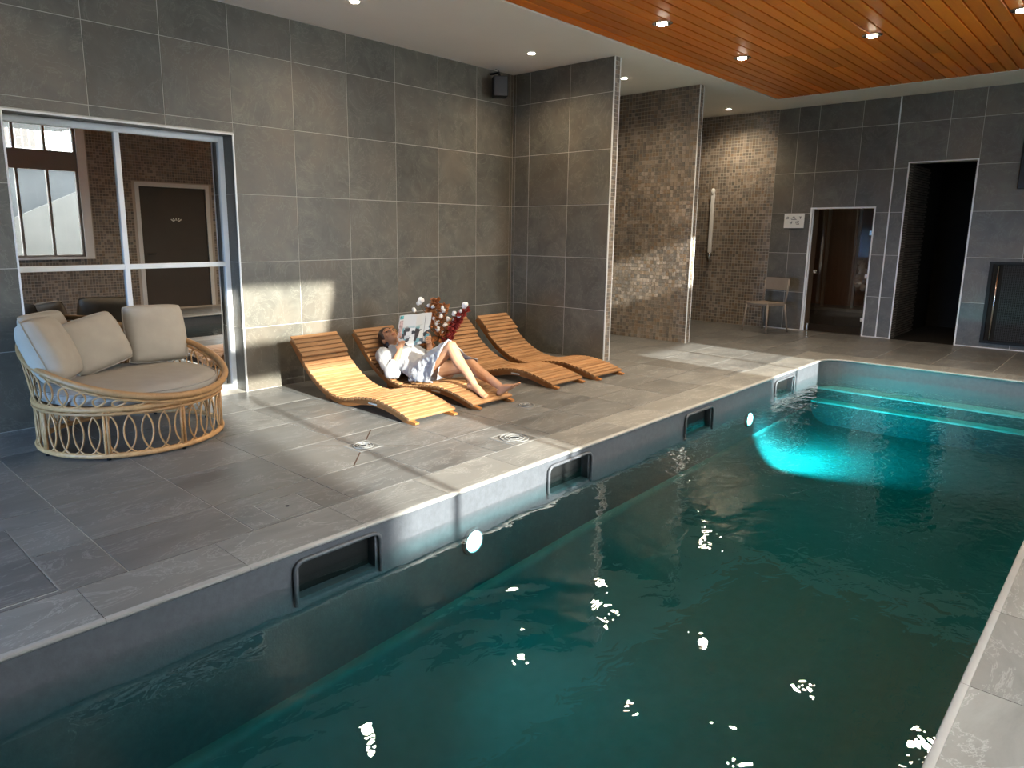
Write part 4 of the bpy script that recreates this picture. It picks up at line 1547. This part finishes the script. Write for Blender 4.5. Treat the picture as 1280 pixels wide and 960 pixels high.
# hair: cap over crown and back, small knot
hr = MB()
hr.ball(H(0, 0.056, -0.014), (0.084, 0.077, 0.088), (rt, up_h, fw), 20, 14)
hr.ball(H(0, -0.02, -0.055), (0.078, 0.080, 0.062), (rt, up_h, fw), 18, 12)
hr.ball(H(0, 0.085, -0.095), (0.042, 0.040, 0.040), (rt, up_h, fw), 14, 10)
for s in (-1, 1):
    hr.ball(H(s * 0.062, 0.040, 0.010), (0.022, 0.055, 0.042), (rt, up_h, fw), 12, 8)
ho = hr.build('hair', M['hair'], woman, True, fix=False)
rm = ho.modifiers.new('remesh', 'REMESH')
rm.mode = 'VOXEL'
rm.voxel_size = 0.006
rm.use_smooth_shade = True
for s in (-1, 1):
    MB().ball(H(s * 0.030, 0.006, 0.080), (0.0135, 0.0065, 0.006), (rt, up_h, fw), 10, 8).build('eye', M['eye'], body, True)
    MB().tube([H(s * 0.014, 0.026, 0.088), H(s * 0.032, 0.032, 0.085), H(s * 0.050, 0.024, 0.073)], [0.003, 0.004, 0.002], 6).build('eyebrow', M['hair'], body, True)
MB().ball(H(0, -0.068, 0.089), (0.021, 0.0075, 0.0075), (rt, up_h, fw), 12, 8).build('mouth', M['lip'], body, True)


# robe: torso, sleeves and the skirt tented over the raised knee
def ell(c, a1, r1, a2, r2, n=20):
    c, a1, a2 = Vector(c), Vector(a1), Vector(a2)
    return [c + a1 * (r1 * cos(2 * pi * k / n)) + a2 * (r2 * sin(2 * pi * k / n)) for k in range(n)]


rb = MB()
X_ = Vector((1, 0, 0))
tn = Vector((0, -0.33, 0.94))
rb.loft([ell((XB, -0.655, 0.318), X_, 0.085, tn, 0.062), ell((XB, -0.70, 0.310), X_, 0.175, tn, 0.092), ell((XB, -0.80, 0.277), X_, 0.195, tn, 0.122), ell((XB, -0.93, 0.232), X_, 0.185, tn, 0.112),
         ell((XB, -1.04, 0.205), X_, 0.190, tn, 0.115), ell((XB, -1.15, 0.195), X_, 0.205, tn, 0.118), ell((XB, -1.26, 0.195), X_, 0.19, tn, 0.095)])
for sh, el, wr, kk in ((shN, elN, wrN, 0.50), (shF, elF, wrF, 0.6)):
    body_limb(rb, [sh + Vector((0, 0.01, 0.0)), sh.lerp(el, 0.5) + Vector((0, 0, 0.01)), el], [0.078, 0.074, 0.066])
    e2 = el.lerp(wr, kk)
    rb.tube([el, el.lerp(wr, kk * 0.5), e2], [0.064, 0.060, 0.054], 14)
# drooping sleeve cloth under the near elbow
rb.ball((4.170, -0.90, 0.155), (0.045, 0.075, 0.045))
# collar roll round the neck
rb.tube([(XB - 0.095, -0.80, 0.375), (XB - 0.085, -0.70, 0.375), (XB - 0.05, -0.645, 0.355), (XB + 0.05, -0.645, 0.355), (XB + 0.085, -0.70, 0.375), (XB + 0.06, -0.82, 0.385), (XB - 0.01, -0.95, 0.345)], 0.022, 10)


def sheet(mb, rows, th=0.014):
    """cloth sheet through rows of points, given thickness"""
    R = len(rows)
    K = len(rows[0])
    P = [[Vector(p) for p in r] for r in rows]
    nn = []
    for i in range(R):
        l = []
        for j in range(K):
            du = P[i][min(j + 1, K - 1)] - P[i][max(j - 1, 0)]
            dv = P[min(i + 1, R - 1)][j] - P[max(i - 1, 0)][j]
            l.append(du.cross(dv).normalized())
        nn.append(l)
    vs = [P[i][j] + nn[i][j] * th / 2 for i in range(R) for j in range(K)] + [P[i][j] - nn[i][j] * th / 2 for i in range(R) for j in range(K)]
    o = R * K
    fs = []
    for i in range(R - 1):
        for j in range(K - 1):
            q = (i * K + j, i * K + j + 1, (i + 1) * K + j + 1, (i + 1) * K + j)
            fs.append(q)
            fs.append(tuple(o + v for v in reversed(q)))
    for j in range(K - 1):
        for i in (0, R - 1):
            fs.append((i * K + j, i * K + j + 1, o + i * K + j + 1, o + i * K + j))
    for i in range(R - 1):
        for j in (0, K - 1):
            fs.append((i * K + j, (i + 1) * K + j, o + (i + 1) * K + j, o + i * K + j))
    mb.add(vs, fs)


def lerp3(a, b, t): return Vector(a).lerp(Vector(b), t)


# near side: from the ridge of the raised thigh down to the slats
rows = []
for i in range(9):
    t = i / 8
    ridge = lerp3((4.285, -1.08, 0.290), (4.285, -1.520, 0.540), t)
    side = lerp3((4.185, -1.09, 0.215), (4.212, -1.510, 0.470), t)
    foot_ = lerp3((4.160, -1.10, 0.120), (4.185, -1.365, 0.140), t)
    midp = side.lerp(foot_, 0.5) + Vector((-0.020 * sin(t * 7.0), 0, 0))
    inner_ = lerp3((4.36, -1.08, 0.285), (4.355, -1.525, 0.495), t)
    far_ = lerp3((4.47, -1.09, 0.275), (4.475, -1.545, 0.375), t)
    far2 = lerp3((4.565, -1.10, 0.235), (4.590, -1.585, 0.325), t)
    far3 = lerp3((4.590, -1.12, 0.130), (4.600, -1.580, 0.190), t)
    r = [foot_ + Vector((0.05, 0.0, -0.005)), foot_, midp, side, ridge, inner_, far_, far2, far3]
    rows.append(r)
sheet(rb, rows)
robe = rb.build('bathrobe', M['robe'], woman, True, fix=False)
rm = robe.modifiers.new('remesh', 'REMESH')
rm.mode = 'VOXEL'
rm.voxel_size = 0.0065
rm.use_smooth_shade = True
sm = robe.modifiers.new('smooth', 'SMOOTH')
sm.factor = 0.5
sm.iterations = 6
tx = bpy.data.textures.new('folds', 'CLOUDS')
tx.noise_scale = 0.07
tx.noise_depth = 2
dm = robe.modifiers.new('folds', 'DISPLACE')
dm.texture = tx
dm.texture_coords = 'LOCAL'
dm.strength = 0.033
dm.mid_level = 0.5

# ------------------------------------------------------------------ magazine
def page_mat(name, seed):
    """printed cover: pale sky block, dark and blue picture blocks, a pinkish strip at the side"""
    m, nt, b = mat(name)
    L = nt.links
    tc = N(nt, 'ShaderNodeTexCoord')
    vo = N(nt, 'ShaderNodeTexVoronoi')
    vo.feature = 'F1'
    vo.distance = 'CHEBYCHEV'
    vo.inputs['Scale'].default_value = 16
    mp = N(nt, 'ShaderNodeMapping')
    mp.inputs['Location'].default_value = (seed, seed * 2, 0)
    mp.inputs['Scale'].default_value = (1, 1, 1.6)
    L.new(tc.outputs['Object'], mp.inputs[0])
    L.new(mp.outputs[0], vo.inputs['Vector'])
    rp = N(nt, 'ShaderNodeValToRGB')
    rp.color_ramp.interpolation = 'CONSTANT'
    cols = [(0.03, 0.035, 0.045), (0.62, 0.64, 0.66), (0.10, 0.13, 0.17), (0.70, 0.70, 0.70), (0.16, 0.36, 0.42), (0.50, 0.52, 0.55), (0.05, 0.05, 0.06)]
    els = rp.color_ramp.elements
    while len(els) < len(cols):
        els.new(0.5)
    for i, c in enumerate(cols):
        els[i].position = i / len(cols)
        els[i].color = (*c, 1)
    sp = N(nt, 'ShaderNodeSeparateColor')
    L.new(vo.outputs['Color'], sp.inputs[0])
    L.new(sp.outputs[0], rp.inputs[0])
    sx = N(nt, 'ShaderNodeSeparateXYZ')
    L.new(tc.outputs['Object'], sx.inputs[0])
    up = N(nt, 'ShaderNodeMapRange')
    up.inputs[1].default_value = 0.02
    up.inputs[2].default_value = 0.05
    L.new(sx.outputs['Z'], up.inputs[0])
    mx = N(nt, 'ShaderNodeMix', data_type='RGBA')
    mx.inputs[7].default_value = (0.62, 0.63, 0.64, 1)
    L.new(up.outputs[0], mx.inputs[0])
    L.new(rp.outputs[0], mx.inputs[6])
    L.new(mx.outputs[2], b.inputs['Base Color'])
    b.inputs['Roughness'].default_value = 0.4
    return m


def page(name, a0, a1, curl, material, parent, th=0.004):
    m = MB()
    n = 8
    pts = []
    for i in range(n + 1):
        t = i / n
        a = a0 + (a1 - a0) * t
        c = curl * sin(pi * t) + 0.10 * abs(a) * 0.5
        pts.append((a, c))
    rings = []
    for a, c in pts:
        rings.append([G(a, -0.155, -c), G(a, 0.155, -c), G(a, 0.155, -c - th), G(a, -0.155, -c - th)])
    m.loft([[p - MGc for p in r] for r in rings])
    o = link(name, m.mesh(name, material, 'auto'), parent)
    o.matrix_parent_inverse = Matrix.Identity(4)
    return o


mag = empty('magazine', MGc, 'open glossy magazine with a grey and blue picture cover, held by the woman', 'magazine')
page('cover', -0.205, 0.0, 0.012, page_mat('magazine front print', 1.7), mag)
page('cover', 0.0, 0.205, 0.012, page_mat('magazine back print', 4.3), mag)
pg = M['sign']
m = MB()
for sgn in (-1, 1):
    rings = []
    for i in range(9):
        t = i / 8
        a = sgn * 0.198 * t
        c = 0.012 * sin(pi * t) + 0.05 * abs(a) + 0.0045
        rings.append([p - MGc for p in (G(a, -0.150, -c), G(a, 0.150, -c), G(a, 0.150, -c - 0.004), G(a, -0.150, -c - 0.004))])
    m.loft(rings)
o = link('pages', m.mesh('pages', M['sign'], 'auto'), mag)
o.matrix_parent_inverse = Matrix.Identity(4)
# teal header block and little picture strip on the outside
for nm, a0, a1, b0, b1, col in (('header_block', -0.200, -0.150, 0.118, 0.150, (0.10, 0.42, 0.45)), ('side_picture', -0.200, -0.150, -0.06, 0.105, (0.45, 0.33, 0.33)), ('column_text', 0.13, 0.135, -0.10, 0.13, (0.1, 0.1, 0.11))):
    mm = MB()
    f = lambda a: 0.012 * sin(pi * abs(a) / 0.205) + 0.05 * abs(a)
    mm.add([p - MGc for p in (G(a0, b0, -f(a0) + 0.0012), G(a1, b0, -f(a1) + 0.0012), G(a1, b1, -f(a1) + 0.0012), G(a0, b1, -f(a0) + 0.0012))], [(0, 1, 2, 3)])
    o = link(nm, mm.mesh(nm, simple(nm, col, 0.4, var=0.5, nscale=40)), mag)
    o.matrix_parent_inverse = Matrix.Identity(4)

# ------------------------------------------------------------------ dried bouquet in a floor vase
VX, VY = 4.915, -0.80
vs = empty('flower_vase', (VX, VY, 0), 'tall brown vase of dried cotton, rust and red flowers behind the magazine', 'vase')
MB().lathe([(0.075, 0.0), (0.085, 0.01), (0.10, 0.10), (0.085, 0.24), (0.05, 0.33), (0.055, 0.36), (0.045, 0.36), (0.04, 0.33)], 28, (VX, VY, 0)).build('vase_body', M['terracotta'], vs, 'auto')
rnd = random.Random(21)


def stem_to(tip):
    tip = Vector(tip)
    b = Vector((VX + rnd.uniform(-0.02, 0.02), VY + rnd.uniform(-0.02, 0.02), 0.34))
    mid = b.lerp(tip, 0.55) + Vector((0, 0, 0.03))
    MB().tube([b, mid, tip], [0.005, 0.004, 0.0035], 5).build('stem', M['stem'], vs)


def boll(c, r):
    m = MB()
    for k in range(5):
        d = Vector((rnd.uniform(-1, 1), rnd.uniform(-1, 1), rnd.uniform(-1, 1))).normalized() * r * 0.45
        m.ball(Vector(c) + d, r * 0.72, u=8, v=6)
    m.build('cotton_boll', M['cotton'], vs, True)


def tuft(c, r, name, material, n=16):
    m = MB()
    for k in range(n):
        d = Vector((rnd.uniform(-1, 1), rnd.uniform(-1, 1), rnd.uniform(-0.7, 1))).normalized()
        s = d.orthogonal().normalized()
        q = d.cross(s)
        b = Vector(c) + d * r * 0.2
        m.add([b, b + d * r * 0.6 + s * r * 0.30, b + d * r * 1.1 + q * r * 0.1, b + d * r * 0.6 - s * r * 0.30], [(0, 1, 2, 3)])
        m.add([b, b + d * r * 0.55 + q * r * 0.25, b + d * r, b + d * r * 0.55 - q * r * 0.25], [(0, 1, 2, 3)])
    m.build(name, material, vs)


# coordinates: (x, y, z)
S = lambda px: px
bolls = [(4.74, -0.63, 0.800, 0.026), (4.73, -0.62, 0.765, 0.020), (5.03, -0.98, 0.745, 0.026), (4.64, -0.64, 0.70, 0.018), (4.95, -0.90, 0.665, 0.018), (4.99, -0.92, 0.64, 0.016), (4.86, -0.80, 0.63, 0.018), (4.92, -0.84, 0.605, 0.017), (4.96, -0.88, 0.585, 0.018),
         (4.83, -0.76, 0.565, 0.020), (4.90, -0.82, 0.545, 0.018), (4.84, -0.78, 0.50, 0.022), (4.87, -0.80, 0.46, 0.020), (4.94, -0.86, 0.52, 0.016), (4.82, -0.74, 0.61, 0.016), (4.88, -0.82, 0.69, 0.015), (5.00, -0.95, 0.69, 0.016)]
for x, y, z, r in bolls:
    stem_to((x, y, z - r * 0.5))
    boll((x, y, z), r * 1.35)
for x, y, z, r in ((4.86, -0.74, 0.765, 0.045), (4.83, -0.74, 0.71, 0.045), (4.91, -0.80, 0.715, 0.040), (4.80, -0.72, 0.66, 0.04), (4.89, -0.79, 0.66, 0.035), (4.86, -0.78, 0.585, 0.04), (4.80, -0.74, 0.545, 0.04), (4.90, -0.82, 0.48, 0.045), (4.84, -0.80, 0.42, 0.05), (4.74, -0.72, 0.38, 0.05), (4.70, -0.78, 0.37, 0.045)):
    stem_to((x, y, z))
    tuft((x, y, z), r * 1.35, 'rust_blossom', M['rust'], 24)
for k in range(16):
    t = rnd.random()
    q = Vector((4.80 + 0.13 * rnd.random(), 0, 0.44 + 0.30 * t))
    q.y = -0.70 - 0.9 * (q.x - 4.80) + rnd.uniform(-0.05, 0.05)
    stem_to(q)
    tuft(q, 0.042, 'rust_blossom', M['rust'], 18) if k % 2 else boll(q, 0.019)
for tip, base in (((5.035, -0.985, 0.700), (4.97, -0.89, 0.56)), ((4.995, -0.95, 0.63), (4.91, -0.85, 0.43)), ((4.96, -0.92, 0.57), (4.90, -0.85, 0.41))):
    for k in range(5):
        t = k / 4
        tuft(Vector(base).lerp(Vector(tip), t), 0.056 - 0.014 * t, 'red_spike', M['red'], 14)
    stem_to(base)

# ------------------------------------------------------------------ wall speaker
sp = empty('wall_speaker', (6.42, -0.12, 3.03), 'small black speaker hanging in the upper corner beside the dark partition', 'speaker')
ca, sa = cos(radians(-38)), sin(radians(-38))
ax, ay = Vector((ca, sa, 0)), Vector((-sa, ca, 0))
bev(MB().obox((6.42, -0.155, 3.135), ax, ay, (0, 0, 1), 0.085, 0.075, 0.115).build('speaker_body', M['black'], sp), 0.012, 3)
MB().obox(Vector((6.42, -0.155, 3.135)) - ay * 0.079, ax, ay, (0, 0, 1), 0.075, 0.004, 0.104).build('speaker_grille', M['print'], sp)
MB().tube([(6.42, -0.155, 3.24), (6.43, -0.13, 3.30), (6.43, -0.06, 3.30), (6.43, -0.0, 3.30)], 0.014, 8).build('bracket', M['black'], sp, True)
MB().tube([(6.44, -0.14, 3.25), (6.45, -0.10, 3.33), (6.46, -0.05, ZC - 0.001)], 0.005, 6).build('cable', M['black'], sp, True)

# ------------------------------------------------------------------ glass door with the cabin behind it
dr = link('door_1', None)
dr.location = (XF, (D0 + D1) / 2, 0)
dr['kind'] = 'structure'
fr = 0.022
for b in ((D0 - 0.006, D0 + fr * 0.6, 0, DZ + 0.012), (D1 - fr * 0.6, D1 + 0.012, 0, DZ + 0.012), (D0 + fr * 0.6, D1 - fr * 0.6, DZ - 0.010, DZ + 0.012)):
    MB().box(XF - 0.010, XF + 0.02, b[0], b[1], b[2], b[3]).build('door_frame', M['metal_white'], dr)
MB().box(XF + 0.02, XF + 0.24, D1 - 0.03, D1 - 0.004, 0, DZ - 0.01).build('door_jamb', M['metal_white'], dr)
MB().box(XF + 0.02, XF + 0.24, D0 + 0.004, D0 + 0.03, 0, DZ - 0.01).build('door_jamb', M['door_dark'], dr)
MB().box(XF + 0.028, XF + 0.036, D0 + 0.018, D1 - 0.035, 0.012, DZ - 0.018).build('glass_panel', M['door_glass'], dr)
MB().lathe([(0.012, 0), (0.012, 0.03), (0.026, 0.034), (0.028, 0.05), (0.018, 0.062)], 16, (XF + 0.028, D1 - 0.14, 0.92), (-1, 0, 0)).build('door_knob', M['chrome'], dr, 'auto')
for z in (1.50, 0.88, 0.24):
    MB().box(XF + 0.012, XF + 0.045, D0 + 0.012, D0 + 0.05, z - 0.03, z + 0.03).build('hinge', M['chrome'], dr)
st = empty('door_stop', (XF - 0.55, -2.36, 0), 'small chrome post on the floor in front of the glass door', 'door stop')
MB().lathe([(0.022, 0), (0.022, 0.004), (0.010, 0.008), (0.010, 0.10), (0.018, 0.105), (0.018, 0.125), (0.012, 0.13), (0.012, 0.16), (0.02, 0.165), (0.02, 0.185), (0.008, 0.19)], 16, (XF - 0.55, -2.36, 0)).build('post', M['chrome'], st, 'auto')
cab = MB()
X2 = XF + 1.6
cab.box(xs1, X2 + 0.1, D0 - 0.35, D0 - 0.25, 0, 2.2).box(xs1, X2 + 0.1, D1 + 0.55, D1 + 0.65, 0, 2.2).box(X2, X2 + 0.1, D0 - 0.25, D1 + 0.55, 0, 2.2).box(xs1, X2 + 0.1, D0 - 0.35, D1 + 0.65, 2.2, 2.3)
wall_cabin = struct('wall_cabin', cab, M['wood_panel'])
struct('floor_cabin', MB().box(XF + 0.006, X2 + 0.1, D0 - 0.35, D1 + 0.65, -0.1, -0.002), M['floor'])
struct('trim_12', MB().box(XF + 1.22, XF + 1.27, -1.985, -1.945, 0, 2.2), M['trim'])
struct('trim_13', MB().box(XF + 1.22, XF + 1.27, -2.455, -2.42, 0, 2.2), M['trim'])
bench = empty('cabin_bench', (XF + 1.1, -2.3, 0), 'low pale bench step inside the cabin behind the glass door', 'bench')
MB().box(XF + 1.0, XF + 1.58, D0 - 0.2, D1 + 0.5, 0.24, 0.29).build('bench_top', M['grate'], bench)
MB().box(XF + 1.03, XF + 1.56, D0 - 0.2, D1 + 0.5, 0, 0.24).build('bench_base', M['door_dark'], bench)
rbk = empty('hanging_towel', (XF + 1.19, -2.55, 0.95), 'bunched white towel hanging inside the glass door cabin', 'towel')
mt = MB()
rr = random.Random(4)
for k in range(16):
    mt.ball((XF + 1.16 + rr.uniform(-0.03, 0.03), -2.545 + rr.uniform(-0.07, 0.07), 0.62 + 0.028 * k), (0.04, 0.035 + rr.uniform(0, 0.025), 0.045), u=8, v=6)
mt.build('towel_cloth', M['cotton'], rbk, True)
MB().tube([(XF + 1.16, -2.545, 1.08), (XF + 1.25, -2.545, 1.12), (XF + 1.60, -2.545, 1.12)], 0.008, 6).build('hook', M['chrome'], rbk, True)

# ------------------------------------------------------------------ sign with pictograms
sg = empty('pictogram_sign', (XF, -1.845, 1.57), 'white wall sign with five dark pictograms beside the glass door', 'sign')
bev(MB().box(XF - 0.012, XF - 0.0005, -1.995, -1.692, 1.570, 1.790).build('sign_plate', M['sign'], sg), 0.003)
xg = XF - 0.0135


def icon(fn):
    m = MB()
    fn(m)
    m.build('icon', M['print'], sg)


def seg(m, p, q, w=0.007):
    m.bar((xg, p[0], p[1]), (xg, q[0], q[1]), w, 0.0025, (1, 0, 0))


def arc(m, c, r, a0, a1, w=0.006, n=10):
    P = [(c[0] + r * cos(a0 + (a1 - a0) * i / n), c[1] + r * sin(a0 + (a1 - a0) * i / n)) for i in range(n + 1)]
    for p, q in zip(P, P[1:]):
        seg(m, p, q, w)


icon(lambda m: (arc(m, (-1.745, 1.725), 0.016, 0, 2 * pi), seg(m, (-1.729, 1.709), (-1.72, 1.70)), seg(m, (-1.745, 1.725), (-1.738, 1.728))))
icon(lambda m: (seg(m, (-1.79, 1.718), (-1.81, 1.718)), seg(m, (-1.81, 1.718), (-1.838, 1.748)), seg(m, (-1.838, 1.748), (-1.862, 1.705)), seg(m, (-1.80, 1.700), (-1.88, 1.700))))
icon(lambda m: (seg(m, (-1.915, 1.74), (-1.955, 1.74)), seg(m, (-1.935, 1.74), (-1.935, 1.708)), seg(m, (-1.92, 1.724), (-1.95, 1.724))))
icon(lambda m: (seg(m, (-1.79, 1.652), (-1.815, 1.672)), seg(m, (-1.80, 1.632), (-1.815, 1.66)), arc(m, (-1.785, 1.66), 0.007, 0, 2 * pi, 0.005, 6)))
icon(lambda m: (seg(m, (-1.875, 1.672), (-1.875, 1.64)), seg(m, (-1.89, 1.65), (-1.92, 1.64)), arc(m, (-1.905, 1.665), 0.012, 0.3, 3.6, 0.006, 8), seg(m, (-1.88, 1.630), (-1.925, 1.627))))

# ------------------------------------------------------------------ shower bar on the mosaic wall
sb = empty('shower_bar', (XF, -0.515, 1.1), 'white vertical shower bar with chrome ends on the far mosaic wall', 'shower')
bev(MB().box(XF - 0.075, XF - 0.035, -0.545, -0.485, 1.16, 2.13).build('bar_panel', M['metal_white'], sb), 0.01, 2)
for z in (1.125, 2.15):
    MB().tube([(XF - 0.002, -0.515, z), (XF - 0.055, -0.515, z)], 0.018, 12).build('wall_mount', M['chrome'], sb, True)
MB().lathe([(0.018, -0.05), (0.03, -0.02), (0.034, 0.03), (0.022, 0.06)], 16, (XF - 0.06, -0.515, 2.15)).build('shower_valve', M['metal_white'], sb, 'auto')
MB().lathe([(0.015, -0.05), (0.024, -0.02), (0.024, 0.03), (0.018, 0.04)], 16, (XF - 0.06, -0.515, 1.125)).build('lower_knob', M['chrome'], sb, 'auto')

# ------------------------------------------------------------------ chair
cc = Vector((10.80, -1.72, 0))
fwd = Vector((-0.80, 0.22, 0)).normalized()
sde = Vector((-fwd.y, fwd.x, 0))
ch = empty('plastic_chair', cc, 'taupe stacking chair standing at the edge of the far mosaic wall', 'chair')
P = lambda a, b, z: cc + fwd * a + sde * b + Vector((0, 0, z))
st = MB()
rows = []
for i in range(7):
    a = 0.21 - 0.42 * i / 6
    rows.append([P(a, -0.20 + 0.40 * j / 6, 0.445 - 0.010 * sin(pi * j / 6) - 0.006 * sin(pi * i / 6)) for j in range(7)])
sheet(st, rows, 0.022)
cseat = bev(st.build('seat', M['plastic_taupe'], ch), 0.006)
bk = MB()
rows = []
for i in range(5):
    z = 0.635 + 0.185 * i / 4
    rows.append([P(-0.215 - 0.07 * (z - 0.45) - 0.025 * sin(pi * j / 6), -0.20 + 0.40 * j / 6, z) for j in range(7)])
sheet(bk, rows, 0.018)
bk.build('backrest', M['plastic_taupe'], ch)
for s in (-1, 1):
    MB().tube([P(0.19, s * 0.185, 0.44), P(0.225, s * 0.215, 0.0)], [0.017, 0.013], 8).build('leg', M['plastic_taupe'], ch, True)
    MB().tube([P(-0.19, s * 0.195, 0.44), P(-0.265, s * 0.225, 0.0)], [0.017, 0.013], 8).build('leg', M['plastic_taupe'], ch, True)
    MB().tube([P(-0.19, s * 0.200, 0.43), P(-0.222, s * 0.205, 0.62), P(-0.245, s * 0.205, 0.80)], [0.016, 0.015, 0.013], 8).build('back_post', M['plastic_taupe'], ch, True)
    MB().bar(P(0.19, s * 0.185, 0.425), P(-0.19, s * 0.195, 0.425), 0.02, 0.03).build('seat_rail', M['plastic_taupe'], cseat)
MB().bar(P(0.19, -0.185, 0.425), P(0.19, 0.185, 0.425), 0.02, 0.03).build('seat_rail', M['plastic_taupe'], cseat)

# ------------------------------------------------------------------ dark grille and screen on the far wall
gr = empty('wall_grille', (XF, -4.85, 0.07), 'black framed mesh grille set low in the far wall', 'grille')
g0, g1, z0, z1 = -5.45, -4.405, 0.07, 1.142
MB().box(XF - 0.012, XF + 0.004, g0, g1, z0, z1).build('grille_back', M['dark'], gr)
for b in ((g0, g1, z1 - 0.035, z1), (g0, g1, z0, z0 + 0.035), (g1 - 0.04, g1, z0 + 0.035, z1 - 0.035), (g0, g0 + 0.04, z0 + 0.035, z1 - 0.035)):
    MB().box(XF - 0.04, XF - 0.012, *b).build('grille_frame', M['black'], gr)
wm = simple('grey wire', (0.04, 0.039, 0.037), 0.5, spec=0.25)
ml = MB()
k = g1 - 0.16
while k > g0 + 0.05:
    ml.box(XF - 0.022, XF - 0.019, k, k + 0.006, z0 + 0.04, z1 - 0.04)
    k -= 0.022
z = z0 + 0.05
while z < z1 - 0.05:
    ml.box(XF - 0.025, XF - 0.022, g0 + 0.05, g1 - 0.15, z, z + 0.006)
    z += 0.022
o = ml.build('wire_mesh', wm, gr, kind='stuff')
MB().tube([(XF - 0.03, g1 - 0.10, z0 + 0.05), (XF - 0.03, g1 - 0.10, z1 - 0.05)], 0.012, 8).build('grille_rod', M['chrome'], gr, True)
tv = empty('wall_screen', (XF, -5.2, 2.06), 'flat black screen mounted high on the far wall at the frame edge', 'screen')
bev(MB().box(XF - 0.06, XF - 0.001, -5.75, -4.578, 2.06, 2.70).build('screen_case', M['black'], tv), 0.006)
MB().box(XF - 0.062, XF - 0.06, -5.735, -4.592, 2.075, 2.685).build('screen_glass', simple('screen glass', (0.008, 0.009, 0.010), 0.25, spec=0.25), tv)
